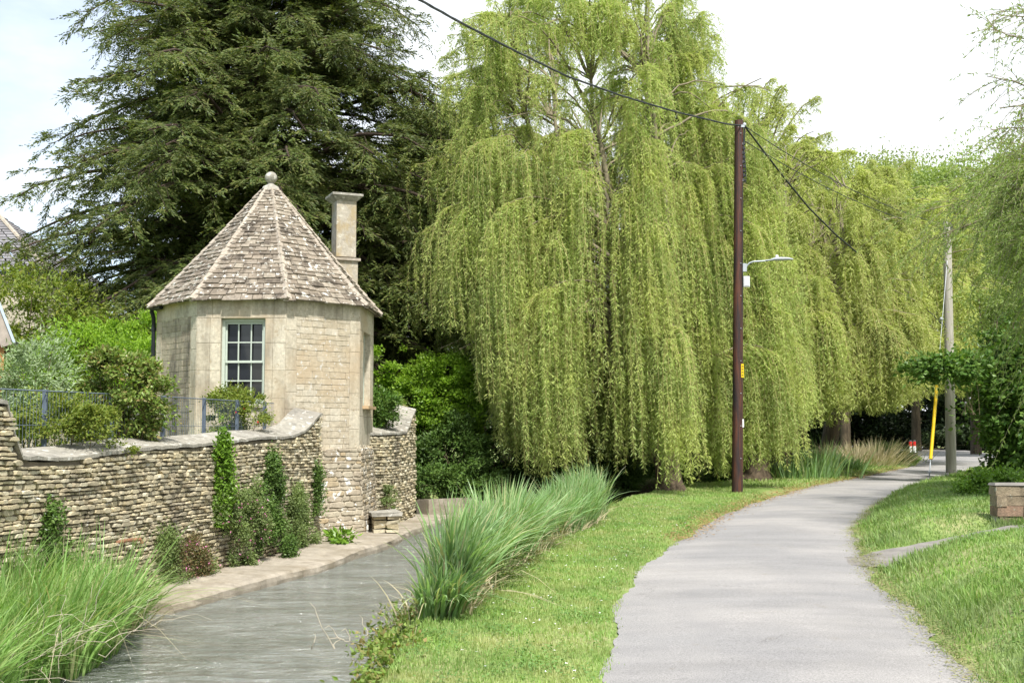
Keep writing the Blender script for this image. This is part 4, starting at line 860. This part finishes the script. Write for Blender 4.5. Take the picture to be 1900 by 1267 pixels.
    kS = 9; qs = np.linspace(0, 1, kS); reach = np.minimum(.75, L_*.28)*g.uniform(.5, 1.3, ns); upv = np.interp(zr, [.3, .75], [.06, airy*1.4])*g.uniform(.3, 1.4, ns)
    s_ = qs[None]*L_[:, None]; hr = reach[:, None]*(1-np.exp(-s_/(reach[:, None]+.15)*1.5))
    SP = np.zeros((ns, kS, 3)); SP[..., :2] = P0[:, None, :2]+out[:, None, :2]*hr[..., None]
    SP[..., 2] = P0[:, None, 2]+upv[:, None]*np.sin(np.minimum(s_/.8, math.pi))*1.0-np.maximum(s_-.22*(1-np.exp(-s_/.3)), 0)*.97
    swx = g.normal(0, .05, (ns, 1, 2)); SP[..., :2] += swx*(qs**1.5)[None, :, None]*L_[:, None, None]*.8+np.array([.035, -.01])*(qs**2)[None, :, None]*L_[:, None, None]
    SP[:, 1:, :2] += np.cumsum(g.normal(0, .018, (ns, kS-1, 2)), 1)
    V, F = tubes(SP, np.linspace(.0048, .0018, kS)[None]*np.ones((ns, 1)), 3); mesh_obj('strands', V, [F], M_twig, t_)
    nn = np.maximum(4, (L_/lsp).astype(int)); own = np.repeat(np.arange(ns), nn); N = len(own); v = g.uniform(.03, 1.0, N); vv = v*(kS-1); j = np.clip(vv.astype(int), 0, kS-2); f_ = (vv-j)[:, None]
    P = SP[own, j]*(1-f_)+SP[own, j+1]*f_; T = norm(SP[own, j+1]-SP[own, j]); a = g.uniform(0, 2*math.pi, N); rad = np.stack([np.cos(a), np.sin(a), np.zeros(N)], -1)
    P = P+rad*.012; A = T*.75+rad*g.uniform(.45, 1.15, (N, 1))+g.normal(0, .15, (N, 3)); ls_ = leaf*g.uniform(.6, 1.3, N)
    V, F = leaf_quads(P, A, ls_, ls_*wl, g, fold=.2); mesh_obj('crown', V, [F], mat, t_); print(name, 'leaves', N); return t_
A0 = G(1245, 915, 0); A0[2] = -.05
willow('weeping_willow', 'largest weeping willow, bright yellow green, hanging over the stream and reeds', A0, (2.35, 30.6), 4.85, 14.0, .1, 620, 19000, 81, M_wleaf, leaf=.11, lsp=.032, trunks=((0, 0, .3),),
       zminf=lambda x, y: np.interp(x, [-2.5, -.6, .4, 1.0, 6], [3.9, 3.4, .5, .15, .1]), slen=(.6, 6.6), keep=(3.9, 29.2))
willow('weeping_willow', 'tall weeping willow rising behind the dark telegraph pole on the far bank', (5.9, 43.0, .1), (8.7, 43.5), 4.4, 14.7, 3.0, 300, 7500, 86, M_wleaf2, leaf=.16, lsp=.055, trunks=((0, 0, .38),), slen=(.8, 5.0))
B0 = G(1400, 892, 0); B0[2] = -.05
willow('weeping_willow', 'weeping willow behind the dark telegraph pole with a thick upright trunk', B0, (7.5, 36.6), 2.7, 8.2, 1.5, 160, 4400, 82, M_wleaf, leaf=.13, lsp=.04, trunks=((0, 0, .42),), slen=(1.5, 5.0))
C0 = G(1438, 888, 0); C0[2] = -.05
willow('weeping_willow', 'weeping willow with a leaning trunk right of the telegraph pole', C0, (10.7, 38.8), 3.5, 11.2, 1.3, 320, 9000, 83, M_wleaf2, leaf=.14, lsp=.042, trunks=((0, 0, .36),), zminf=lambda x, y: np.interp(x, [8, 10.5, 12.5, 15], [1.4, 1.8, 2.3, 2.8]), slen=(1.5, 5.2))
D0 = np.array([14.2, 52, -.02])
willow('weeping_willow', 'farther weeping willow where the lane bends out of sight', D0, (16.5, 51), 6.0, 13.2, 2.9, 300, 7500, 84, M_wleaf2, leaf=.20, lsp=.065, trunks=((0, 0, .4),), slen=(1.5, 5.5))

def broadtree(name, label, base, c, r, n, leaf, mat, seed, clumps=90, csize=.13, tr=.3, limbs=26, ww=.45, droop=-.2, shell=.35, flat=.5):
    g = np.random.default_rng(seed); base = np.array(base, float); c = np.array(c, float); r = np.array(r, float); t_ = thing(name, label, 'tree', base)
    fk = base+(c-base)*np.array([.3, .3, .45]); q = np.linspace(0, 1, 8)[:, None]; V, F = tubes((base*(1-q)+fk*q)[None]+g.normal(0, .02, (1, 8, 3)), (tr*(1.15-.45*q[:, 0]))[None], 12); mesh_obj('trunk', V, [F], M_bark, t_, smooth=True)
    d = norm(g.normal(0, 1, (clumps, 3))); cc = d*(g.uniform(shell, 1, clumps)**.55)[:, None]*r*g.uniform(.85, 1.12, (clumps, 1))+c
    sel = np.arange(min(limbs, clumps)); q = np.linspace(0, 1, 9)[None, :, None]; PP = fk*(1-q)+cc[sel][:, None]*q; PP[..., 2] += np.sin(q[..., 0]*math.pi)*r[2]*.12; PP[:, 1:-1] += g.normal(0, .03, (len(sel), 7, 3))*r.mean()
    V, F = tubes(PP, (tr*.45*(1-.88*q[..., 0]))*np.ones((len(sel), 1)), 6); mesh_obj('limbs', V, [F], M_limb, t_, smooth=True)
    k = g.choice(clumps, n, p=g.dirichlet(np.full(clumps, 4.0))); P = cc[k]+g.normal(0, 1, (n, 3))*(csize*g.uniform(.6, 1.3, clumps))[k][:, None]*r.mean()*np.array([1, 1, flat+.25])
    out = norm((P-c)/r); A = out*.5+g.normal(0, .6, (n, 3)); A[:, 2] += droop; V, F = leaf_quads(P, A, leaf*g.uniform(.6, 1.3, n), leaf*ww, g); mesh_obj('crown', V, [F], mat, t_); return t_
# trees and dark wood beyond the bend
for i, (px, yy_, Yd, rx, rz, m_, lb) in enumerate([
    (1560, 440, 72, 4.5, 5.2, M_far, 'pale green tree behind the gap between the willows'),
    (1690, 430, 80, 6.0, 5.6, M_far, 'rounded light green tree past the end of the lane'),
    (1800, 450, 70, 5.5, 5.6, M_olive, 'olive green tree above the far pole top'),
    (1905, 470, 62, 4.8, 5.6, M_olive, 'dull green tree at the far right edge'),
    (1460, 480, 85, 6.0, 5.0, M_far, 'pale tree mostly hidden behind the leaning willow')]):
    c = D(px, yy_, Yd); broadtree('broadleaf_tree', lb, (c[0], c[1], 0), c, (rx, rx*.8, rz), 30000, .24, m_, 90+i, 120, .14)
for i, (px, Yd, rx, rz, lb) in enumerate([(1500, 92, 5, 3.6, 'black green bush at the left of the dark gap under the willows'), (1610, 96, 5.5, 4.0, 'dark evergreen bush in the middle of the gap behind the dry reeds'), (1720, 90, 5.0, 4.0, 'dark evergreen bush behind the two bollards'), (1830, 84, 5.0, 4.2, 'shadowed bush behind the pale far pole'), (1370, 88, 5, 3.8, 'dark bush seen between the willow trunks')]):
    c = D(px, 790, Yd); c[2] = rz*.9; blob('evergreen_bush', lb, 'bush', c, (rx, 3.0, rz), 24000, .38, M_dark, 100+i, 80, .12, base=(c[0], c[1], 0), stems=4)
# far band that closes the view along the horizon
g = np.random.default_rng(110); n = 90000; a = g.uniform(0, 1, n); x = -130+a*300; hh = 5+3.5*np.sin(x*.09)+2.0*np.sin(x*.31+1); z = hh*np.sqrt(g.uniform(0, 1, n)); y = 150+18*np.sin(x*.05)+g.normal(0, 3, n)
V, F = leaf_quads(np.stack([x, y, z], -1), g.normal(0, 1, (n, 3)), 1.1, .8, g); o = mesh_obj('distant_wood', V, [F], M_dark); setp(o, kind='stuff')

# overhanging tree whose trunk stands off to the right
def fine_tree(name, label, base, arches, seed, mat, ns, leaf, lsp=.06, tr=.28, spread=.55, L=(.5, 1.8)):
    g = np.random.default_rng(seed); base = np.array(base, float); t_ = thing(name, label, 'tree', base); top = base+np.array([-.6, .2, 6.5]); q = np.linspace(0, 1, 10)[:, None]
    V, F = tubes((base*(1-q)+top*q)[None]+g.normal(0, .03, (1, 10, 3)), (tr*(1.2-.7*q[:, 0]))[None], 12); mesh_obj('trunk', V, [F], M_bark, t_, smooth=True)
    K = 14; q = np.linspace(0, 1, K)[:, None]; PP = []
    for (h0, e, lift) in arches:
        s = base*(1-h0)+top*h0; P = s*(1-q)+np.array(e)*q; P[:, 2] += np.sin(q[:, 0]*math.pi)*lift; P[1:] += np.cumsum(g.normal(0, .05, (K-1, 3)), 0); PP.append(P)
    PP = np.array(PP); nb = len(PP); V, F = tubes(PP, (.045*(1-.85*q[:, 0]))[None]*g.uniform(.7, 1.2, (nb, 1)), 6); mesh_obj('limbs', V, [F], M_limb, t_, smooth=True)
    bi = g.integers(0, nb, ns); u = g.uniform(.12, .999, ns)*(K-1); j = np.clip(u.astype(int), 0, K-2); f_ = (u-j)[:, None]; P0 = PP[bi, j]*(1-f_)+PP[bi, j+1]*f_; T = norm(PP[bi, j+1]-PP[bi, j])
    dv = norm(T*.7+g.normal(0, spread, (ns, 3))+np.array([0, 0, -.12])); L_ = g.uniform(*L, ns); kS = 6; qs = np.linspace(0, 1, kS); SP = P0[:, None]+dv[:, None]*(qs[None]*L_[:, None])[..., None]; SP[..., 2] -= (qs**2)[None]*L_[:, None]*.4
    V, F = tubes(SP, np.linspace(.006, .002, kS)[None]*np.ones((ns, 1)), 3); mesh_obj('twigs', V, [F], M_limb, t_)
    nn = np.maximum(4, (L_/lsp).astype(int)); own = np.repeat(np.arange(ns), nn); N = len(own); v = g.uniform(.1, 1, N)*(kS-1); j = np.clip(v.astype(int), 0, kS-2); f_ = (v-j)[:, None]; P = SP[own, j]*(1-f_)+SP[own, j+1]*f_
    A = norm(SP[own, j+1]-SP[own, j])*.7+g.normal(0, .55, (N, 3)); A[:, 2] -= .15; V, F = leaf_quads(P, A, leaf*g.uniform(.6, 1.3, N), leaf*.26, g); mesh_obj('crown', V, [F], mat, t_); print(name, N)
ar = []
rr_ = np.random.default_rng(120)
for i in range(60):
    px = rr_.uniform(1870, 2060); py = rr_.uniform(250, 680)
    if i < 4: px = rr_.uniform(1700, 1800); py = rr_.uniform(330, 470)
    ar.append((rr_.uniform(.45, 1.0), D(px, py, rr_.uniform(18.5, 25)), rr_.uniform(.2, 1.1)))
fine_tree('crack_willow', 'fine leaved willow whose branches sweep in from the right edge', (13.2, 21.5, .3), ar, 121, M_olive, 3600, .10, .038)
ar = [(rr_.uniform(.8, 1.0), D(rr_.uniform(1835, 2050), rr_.uniform(-60, 260), rr_.uniform(15, 18)), rr_.uniform(.1, .5)) for i in range(22)]
fine_tree('overhanging_tree', 'sparse dark twigs against the sky in the top right corner', (12.8, 17.0, .3), ar, 122, M_olive, 1700, .075, .055, L=(.3, 1.0))

# right-hand bushes by the far pole
blob('hazel_bush', 'big broad leaved green bush right of the far pole', 'bush', D(1930, 750, 34), (1.75, 1.6, 2.5), 34000, .16, M_hazel, 131, 220, .13, ww=.8, base=(*D(1912, 775, 34)[:2], .1), stems=12, shell=.15)
blob('hazel_bush', 'leafy bough in front of the far pole at head height', 'bush', D(1765, 682, 33), (1.15, .6, .34), 2400, .15, M_hazel, 132, 30, .26, ww=.8, base=(*D(1800, 740, 33)[:2], 2.0), stems=8)
blob('hazel_bush', 'paler upper bush behind the big one', 'bush', D(1945, 600, 37), (2.2, 1.5, 2.8), 30000, .12, M_olive, 133, 90, .13, ww=.6, base=(*D(1850, 880, 36)[:2], .1))
blob('ivy_mound', 'low spreading ivy mound behind the block wall', 'ground cover', D(1862, 912, 20.6), (.72, .9, .40), 14000, .055, M_ivyb, 134, 80, .11, base=(*D(1862, 912, 20.6)[:2], .2), ww=.8, stems=6)
# reeds and scrub across the far pool
for i, (px, py, n, hh, wd, m_, lb) in enumerate([(1475, 888, 1500, 1.25, .04, M_reed2, 'green reeds right of the leaning willow trunk'), (1545, 872, 900, .8, .04, M_reed, 'low green reeds by the far pool'), (1600, 866, 1500, 1.35, .03, M_dry_r, 'pale dry reeds at the far pool'), (1640, 858, 1300, 1.1, .04, M_weed, 'rough green grass tussock beside the dry reeds')]):
    c = G(px, py, 0); g = np.random.default_rng(140+i); pts = c+g.normal(0, 1, (n, 3))*np.array([.6, .55, 0]); pts[:, 2] = -.05; blades('reed_clump', lb, 'reeds', pts, hh, wd, m_, 141+i, spread=.28, seg=4, curl=.4)
# pinkish garden wall far across the pool
mb = MB(); stones(mb, lambda s, z, d: np.stack([9.2+s*.98, 62-.2*s-d, z], -1), 0, 1.1, 0, 6, (.14, .2), (.3, .7), .04, .015, .01, .1)
mb.box([9.2+2.94, 61.75, .53], (5.9, .3, 1.04), np.array([[.98, -.2, 0], [.2, .98, 0], [0, 0, 1]]))
setp(mb.build('boundary_wall', stonemat('pink_stone', [(.34, .26, .21), (.38, .29, .24)], stain=(.3, .24, .2)), origin=(9.2, 62, 0)), 'pinkish boundary wall seen between the willow trunks', 'wall')

# ------------------------------------------------------------------ poles, cables, lamp, signs
pb = G(1368, 918, 0); pt = D(1371, 224, pb[1])
tp = thing('telegraph_pole', 'dark creosoted telegraph pole on the grass verge', 'pole', pb)
q = np.linspace(0, 1, 12)[:, None]; mb = MB(); mb.tube(pb*(1-q)+pt*q-np.array([0, 0, .05])*(1-q), .135-.03*q[:, 0], 18); mb.build('shaft', M_creo, tp, smooth=True)
def onp(py, dx=0.0, dy=-.12): # point beside the pole at picture height py
    p = D(1369, py, pb[1]); return p+np.array([dx, dy, 0])
mb = MB(); mb.box(onp(688, .095, -.085), (.09, .012, .33), np.array([[.8, .6, 0], [-.6, .8, 0], [0, 0, 1]])); s_ = mb.build('warning_plate', M_yel, tp)
mb = MB()
for k in range(4): mb.box(onp(680+k*5.5, .097, -.094), (.05, .004, .022), np.array([[.8, .6, 0], [-.6, .8, 0], [0, 0, 1]]))
mb.build('print', M_dkpl, s_)
mb = MB(); mb.box(onp(785, .115, -.06), (.06, .012, .2), np.array([[.7, .7, 0], [-.7, .7, 0], [0, 0, 1]])); mb.build('number_plate', M_whitepl, tp)
for k, py in enumerate(np.linspace(268, 335, 9)): mb = MB(); mb.box(onp(py, .12+.012*(k % 2), -.04), (.06, .08, .075), None, .006); mb.sphere(onp(py+1, .145, -.06), .035, 8, 6); mb.build('cable_clamp', M_dkpl, tp)
mb = MB()
for i in range(3): mb.tube([onp(p_, .115+.03*math.sin(p_*.05+i*2)+.02*i, -.04-.02*i) for p_ in np.linspace(238, 340, 12)], .011, 6)
mb.tube([onp(p_, .10, -.09) for p_ in np.linspace(340, 560, 10)], .008, 5)
mb.build('jumper_cables', M_cable, tp, smooth=True)
mb = MB(); mb.box(onp(236, .07, -.02), (.16, .16, .06)); mb.sphere(onp(233, .15, -.06), .05, 10, 8); mb.build('cable_bracket', M_galv, tp)
for z in np.arange(250, 900, 60): mb = MB(); mb.sphere(onp(z, .05, -.125), .013, 8, 6); mb.build('bolt', M_galv, tp)
# street lamp on the pole
la = thing('street_lamp', 'small grey street lamp arm with flat head fixed on the dark pole', 'street lamp', onp(497, .12, -.03))
mb = MB(); mb.box(onp(497, .155, -.03), (.10, .09, .20)); mb.build('bracket', M_galv, la)
z1 = D(1400, 486, pb[1])
mb = MB(); mb.tube([onp(500, .19, -.03), onp(494, .21, -.04), onp(488.5, .28, -.05), onp(486, .38, -.06), onp(485, .72, -.1)], .021, 10); mb.build('arm', M_galv, la, smooth=True)
mb = MB(); P = [onp(484.5, .66, -.1), onp(484, .78, -.11), onp(482.5, .86, -.12), onp(482, 1.0, -.13), onp(482, 1.20, -.15), onp(483, 1.32, -.16)]
V, F = tubes(np.array(P)[None], np.array([[.035, .045, .075, .09, .07, .03]]), 14); ctr = np.repeat(np.array(P), 14, 0); V[:, 2] = ctr[:, 2]+(V[:, 2]-ctr[:, 2])*.5; mb.add(V, [F]); mb.add(V[-14:], [np.arange(14)]); mb.add(V[:14], [np.arange(14)[::-1]]); mb.build('lamp_head', M_galv, la, smooth=True)
mb = MB(); mb.tube([onp(481, .93, -.125), onp(476, .93, -.125)], .04, 12); mb.sphere(onp(476, .93, -.125), (.04, .04, .02), 12, 6); mb.build('photocell', M_whitepl, la, smooth=True)
mb = MB(); mb.box(onp(523, .20, -.04), (.15, .10, .26)); mb.box(onp(523, .20, -.096), (.11, .012, .21)); eb = mb.build('junction_box', M_box, origin=onp(523, .2, -.04)); setp(eb, 'pale grey electrical box below the lamp bracket', 'electrical box')
# the far pole with its stay
p2 = G(1765, 878, 0); p2t = D(1757, 412, p2[1]); t2 = thing('telegraph_pole', 'pale weathered wooden pole at the bend of the lane', 'pole', p2)
mb = MB(); mb.tube(p2*(1-q)+p2t*q, .185-.045*q[:, 0], 16); mb.build('shaft', M_greyp, t2, smooth=True)
mb = MB(); mb.box(p2t+np.array([.1, -.06, -.25]), (.12, .12, .3)); mb.sphere(p2t+np.array([.08, -.1, -.5]), .07, 8, 6); mb.build('bracket', M_dkpl, t2)
st = G(1724, 884, 0); s1_ = D(1758, 480, p2[1]-.1)
gs = thing('stay_wire', 'steel stay wire with a yellow guard anchored beside the lane', 'stay wire', st)
mb = MB(); mb.tube([st+np.array([0, 0, -.05]), st*(.94)+s1_*.06], .02, 6); mb.tube([st, s1_], .008, 6); mb.sphere(st*.62+s1_*.38, .05, 8, 6); mb.box(st+np.array([0, 0, .16]), (.12, .12, .05)); mb.sphere(D(1747, 592, (st[1]+s1_[1])/2), .07, 8, 6); mb.build('wire', M_galv, gs)
mb = MB(); a = st+(s1_-st)*.075; b = st+(s1_-st)*.40; mb.tube([a, b], .055, 12); mb.build('guard', M_yel, gs, smooth=True)
# overhead cables
def cable(name, label, pts, r, sag=0):
    P = np.array(pts, float); n = 24; q = np.linspace(0, 1, n)[:, None]; C_ = P[0]*(1-q)+P[1]*q; C_[:, 2] -= sag*4*(q*(1-q))[:, 0]; mb = MB(); mb.tube(C_, r, 6); setp(mb.build(name, M_cable, origin=P[0], smooth=True), label, 'cable'); return C_
ph = onp(236, .05, -.14)
n = 26; q26 = np.linspace(0, 1, n); P = []
for v in q26: # the bundle climbs out of the frame towards a pole behind the camera
    px = np.interp(v, [0, .06, .2, .42, .70, 1], [560, 640, 775, 960, 1180, 1371]); P.append(px)
def cpt(px):
    py = np.interp(px, [480, 640, 775, 850, 950, 1050, 1150, 1250, 1371], [-170, -82, -2, 40, 92, 141, 177, 207, 236]); Yd = np.interp(px, [480, 1371], [9.5, ph[1]]); return D(px, py, Yd)
mb = MB(); CP = np.array([cpt(p) for p in np.linspace(480, 1371, 40)]); CP[-1] = ph
for k in range(3):
    a = np.linspace(0, 60, 40)+k*2.09; off_ = np.stack([np.zeros(40), np.cos(a), np.sin(a)], -1)*.012; mb.tube(CP+off_, .012, 6)
setp(mb.build('overhead_cable', M_cable, origin=ph, smooth=True), 'thick twisted overhead cable from the top left sky to the dark pole', 'cable')
e2 = D(1592, 472, 35.6); C_ = []
mb = MB(); pts2 = [ph+np.array([.1, .05, 0]), D(1420, 285, 29), D(1455, 330, 30.3), D(1500, 385, 32), D(1550, 435, 34), D(1615, 490, 36.3), D(1690, 545, 39.5), p2+np.array([0, 0, 5.2])]
mb.tube(pts2, .026, 6); setp(mb.build('overhead_cable', M_cable, origin=ph, smooth=True), 'black cable dropping from the dark pole into the willows', 'cable')
cable('overhead_cable', 'upper of two thin wires between the two poles', [ph+np.array([.1, 0, -.02]), p2t+np.array([0, 0, -.1])], .011, .35)
cable('overhead_cable', 'lower of two thin wires between the two poles', [onp(262, .14, -.05), p2t+np.array([0, 0, -.3])], .011, .35)

# ------------------------------------------------------------------ bollards
def bollard(label, loc):
    t_ = thing('bollard', label, 'bollard', loc, 'bollards at the lane bend'); loc = np.array(loc)
    mb = MB(); mb.tube([loc+np.array([0, 0, z]) for z in (-.05, .28)], .085, 14); mb.tube([loc+np.array([0, 0, z]) for z in (.88, .94, .955)], [.085, .08, .05], 14); mb.build('body', M_dkpl, t_, smooth=True)
    mb = MB(); mb.tube([loc+np.array([0, 0, z]) for z in (.28, .62)], .088, 14); mb.build('white_band', M_whitepl, t_, smooth=True)
    mb = MB(); mb.tube([loc+np.array([0, 0, z]) for z in (.62, .88)], .087, 14); mb.build('red_band', M_red, t_, smooth=True)
bl = G(1690, 848.5, 0); br = G(1697, 848, 0)
bollard('left one of the two black bollards with red and white bands', (bl[0], bl[1], 0)); bollard('right one of the two black bollards with red and white bands', (br[0]+.04, br[1]+.1, 0))

# block wall stub on the right bank
c = G(1875, 965, .33); t_ = thing('block_wall', 'low weathered concrete block wall stub on the right bank', 'wall', (c[0], c[1], .3)); yw0 = c[1]
xw0 = G(1850, 965, .33)[0]; zc = float(H(xw0+.3, yw0))-.02; zt = D(1850, 897, yw0)[2]; hb = (zt-.03-zc)/4
M_blk = stonemat('old_block', [(.27, .21, .14), (.31, .25, .17), (.22, .165, .11), (.29, .19, .13)], stain=(.12, .10, .07), staincut=(.45, .62), stainsc=(4, 4, 2), lichen=(.36, .35, .27), bscale=16, bstr=1)
mb = MB(); mb.box([xw0+.66, yw0+.14, (zc+zt)/2-.03], (1.26, .17, zt-zc), None, .004)
mb.build('core', M_mort, t_)
mb = MB()
for k in range(4):
    x = xw0-(0 if k % 2 else .2)
    while x < xw0+1.25:
        l = rnd.uniform(.34, .46) if k else rnd.uniform(.15, .25); a_, b_ = max(x, xw0), min(x+l, xw0+1.3)
        if b_-a_ > .06: mb.box([(a_+b_)/2, yw0+.13+rnd.normal(0, .006), zc+hb*(k+.5)], (b_-a_-.012, .24, hb-.010), None, .007)
        x += l
mb.build('blocks', M_blk, t_)
mb = MB(); mb.box([xw0+.64, yw0+.13, zt-.012], (1.28, .225, .03), None, .008); mb.build('cap', M_path, t_)
mb = MB(); mb.box([xw0+.52, yw0-.03, (zc+zt)/2+.01], (.13, .12, zt-zc+.04), None, .004); mb.build('end_post', stonemat('post_stone', [(.38, .32, .22), (.38, .32, .22)], staincut=(.45, .62), stainsc=(4, 4, 2)), t_)
g = np.random.default_rng(170); pts = np.stack([g.uniform(xw0-.1, xw0+1.0, 900), yw0-.02-np.abs(g.normal(0, .05, 900)), np.zeros(900)], -1); pts[:, 2] = H(pts[:, 0], pts[:, 1]); blades('grass_tuft', None, None, pts, .13, .009, M_grassr, 171, spread=.4, seg=3, kind='stuff')

# ------------------------------------------------------------------ buildings at the left edge
# stone house with hipped roof
hy = 46.0; e0 = D(88, 502, hy); ztop = D(-30, 400, hy+4)[2]; ze = e0[2]
hs_ = thing('stone_house', 'stone house with a grey hipped slate roof at the left edge', 'house', (e0[0]-5, hy+4, 0))
mb = MB(); mb.box([e0[0]-5.2, hy+4.3, ze/2], (9.6, 8.0, ze)); mb.build('wall', stonemat('house_render', [(.46, .40, .32), (.46, .40, .32)], stain=(.36, .31, .24), bscale=3), hs_)
x1, x0, y0, y1 = e0[0], e0[0]-10.4, hy, hy+8.6; rh = ztop+.2; my = (y0+y1)/2
P = np.array([[x0, y0, ze], [x1, y0, ze], [x1, y1, ze], [x0, y1, ze], [x0+4, my, rh], [x1-4.2, my, rh]])
def slatefill(mb, a, b, c, d, courses):
    for i in range(courses):
        u0, u1 = i/courses, (i+1.25)/courses; L0, R0, L1, R1 = a+(d-a)*u0, b+(c-b)*u0, a+(d-a)*min(u1, 1), b+(c-b)*min(u1, 1); w_ = np.linalg.norm(R0-L0); n_ = max(1, int(w_/.45)); n3 = norm(np.cross(b-a, d-a))
        for j in range(n_):
            s0, s1 = j/n_+.004, (j+1)/n_-.004; l = .045*rnd.uniform(.7, 1.2)
            mb.add([L0+(R0-L0)*s0+n3*l, L0+(R0-L0)*s1+n3*l, L1+(R1-L1)*s1+n3*.006, L1+(R1-L1)*s0+n3*.006, L0+(R0-L0)*s0, L0+(R0-L0)*s1], [[[0, 1, 2, 3], [4, 5, 1, 0]]])
mb = MB(); slatefill(mb, P[0], P[1], P[5], P[4], 22); slatefill(mb, P[1], P[2], P[5]+np.array([0, .01, 0]), P[5], 22); slatefill(mb, P[3], P[0], P[4], P[4]+np.array([0, .01, 0]), 22); slatefill(mb, P[2], P[3], P[4], P[5], 22)
rfh = mb.build('roof', stonemat('grey_slate', [(.17, .165, .17), (.21, .20, .205), (.25, .245, .25)], stain=(.10, .095, .095), lichen=(.4, .39, .37), stainsc=(2, 2, 2), bscale=5, licscale=4), hs_)
mb = MB(); mb.tube([P[1]+np.array([0, 0, .04]), P[5]+np.array([0, 0, .04])], .09, 6); mb.tube([P[0]+np.array([0, 0, .04]), P[4]+np.array([0, 0, .04])], .09, 6); mb.tube([P[4]+np.array([0, 0, .04]), P[5]+np.array([0, 0, .04])], .09, 6); mb.build('ridge', M_hip, rfh)
mb = MB(); mb.box([(x0+x1)/2, y0+.02, ze-.10], (x1-x0, .12, .16)); mb.box([x1-.02, (y0+y1)/2, ze-.10], (.12, y1-y0-.1, .16)); mb.build('gutter', M_black, hs_)
# timber shed gable end poking in
sy = 15.0; s0_ = D(24, 638, sy); up_ = D(-8, 548, sy)
sh = thing('garden_shed', 'corner of a timber shed roof with a grey bargeboard at the left edge', 'shed', (s0_[0], sy, .7)); sh.rotation_euler = (0, 0, math.radians(27))
dv = (up_-s0_); dl = np.linalg.norm(dv); dv = dv/dl; pk = s0_+dv*1.6; nrm = np.array([dv[2], 0, -dv[0]]); nrm = -nrm if nrm[2] < 0 else nrm
def slab(a, b, w0, w1, y0_, y1_, name, m, par): # prism between two points in the gable plane
    mb = MB(); V = [];
    for yv in (y0_, y1_): V += [[*(a+nrm*w0)[[0]], yv, (a+nrm*w0)[2]], [*(b+nrm*w0)[[0]], yv, (b+nrm*w0)[2]], [*(b+nrm*w1)[[0]], yv, (b+nrm*w1)[2]], [*(a+nrm*w1)[[0]], yv, (a+nrm*w1)[2]]]
    mb.add(V, [[[0, 1, 2, 3], [7, 6, 5, 4], [0, 4, 5, 1], [2, 6, 7, 3], [1, 5, 6, 2], [0, 3, 7, 4]]]); return mb.build(name, m, par)
slab(s0_, pk, -.15, -.002, sy-.03, sy, 'bargeboard', plain('silvered_board', (.34, .29, .25), .8, .2, 8), sh)
slab(s0_, pk, 0, .035, sy-.05, sy+2.8, 'roof', plain('pale_roof_sheet', (.42, .48, .55), .5, .1), sh)
mir = np.array([2*pk[0], 0, 0])
mb = MB(); V = []
for yv in (sy-.05, sy+2.8): V += [[pk[0], yv, pk[2]], [2*pk[0]-s0_[0], yv, s0_[2]], [2*pk[0]-s0_[0], yv, s0_[2]+.04], [pk[0], yv, pk[2]+.04]]
mb.add(V, [[[0, 1, 2, 3], [7, 6, 5, 4], [0, 4, 5, 1], [2, 6, 7, 3], [1, 5, 6, 2], [0, 3, 7, 4]]]); mb.build('roof', plain('pale_roof_sheet_back', (.42, .48, .55), .5, .1), sh)
mb = MB(); xL, xR = 2*pk[0]-s0_[0]+.15, s0_[0]-.10; zb_ = D(0, 651, sy)[2]
mb.add([[xL, sy+.05, .7], [xR, sy+.05, .7], [xR, sy+.05, s0_[2]-.02], [pk[0], sy+.05, pk[2]-.08], [xL, sy+.05, s0_[2]-.02], [xL, sy+2.7, .7], [xR, sy+2.7, .7], [xR, sy+2.7, s0_[2]-.02], [pk[0], sy+2.7, pk[2]-.08], [xL, sy+2.7, s0_[2]-.02]], [[[0, 1, 2, 3, 4], [9, 8, 7, 6, 5]], [[1, 6, 7, 2], [5, 0, 4, 9]]])
mb.build('wall', plain('orange_timber', (.36, .17, .06), .7, .25, 10), sh)
mb = MB(); mb.tube([[s0_[0]+.04, sy-.06, s0_[2]-.005], [s0_[0]+.04, sy+2.8, s0_[2]-.005]], .03, 10); mb.build('gutter', M_black, sh)
for o in bpy.data.objects: # look-alikes share a group
    if o.parent is None and 'label' in o and 'group' not in o:
        n_ = o.name.split('.')[0]
        gname = {'weeping_willow': 'weeping willows along the stream', 'undergrowth_bush': 'bushes in the shade beyond the tower', 'evergreen_bush': 'dark bushes in the gap at the lane bend', 'broadleaf_tree': 'trees far behind the willows', 'reed_clump': 'reed clumps along the stream', 'climbing_ivy': 'plants climbing the garden wall', 'climbing_weed': 'plants climbing the garden wall', 'overhead_cable': 'overhead cables', 'garden_shrub': 'garden shrubs behind the wall', 'telegraph_pole': 'wooden telegraph poles', 'hazel_bush': 'broad leaved bushes at the lane bend', 'bank_weeds': 'low weeds on the stream bank', 'dead_twigs': 'dead twigs at the water'}.get(n_)
        if gname: o['group'] = gname
print('objects', len(bpy.data.objects))
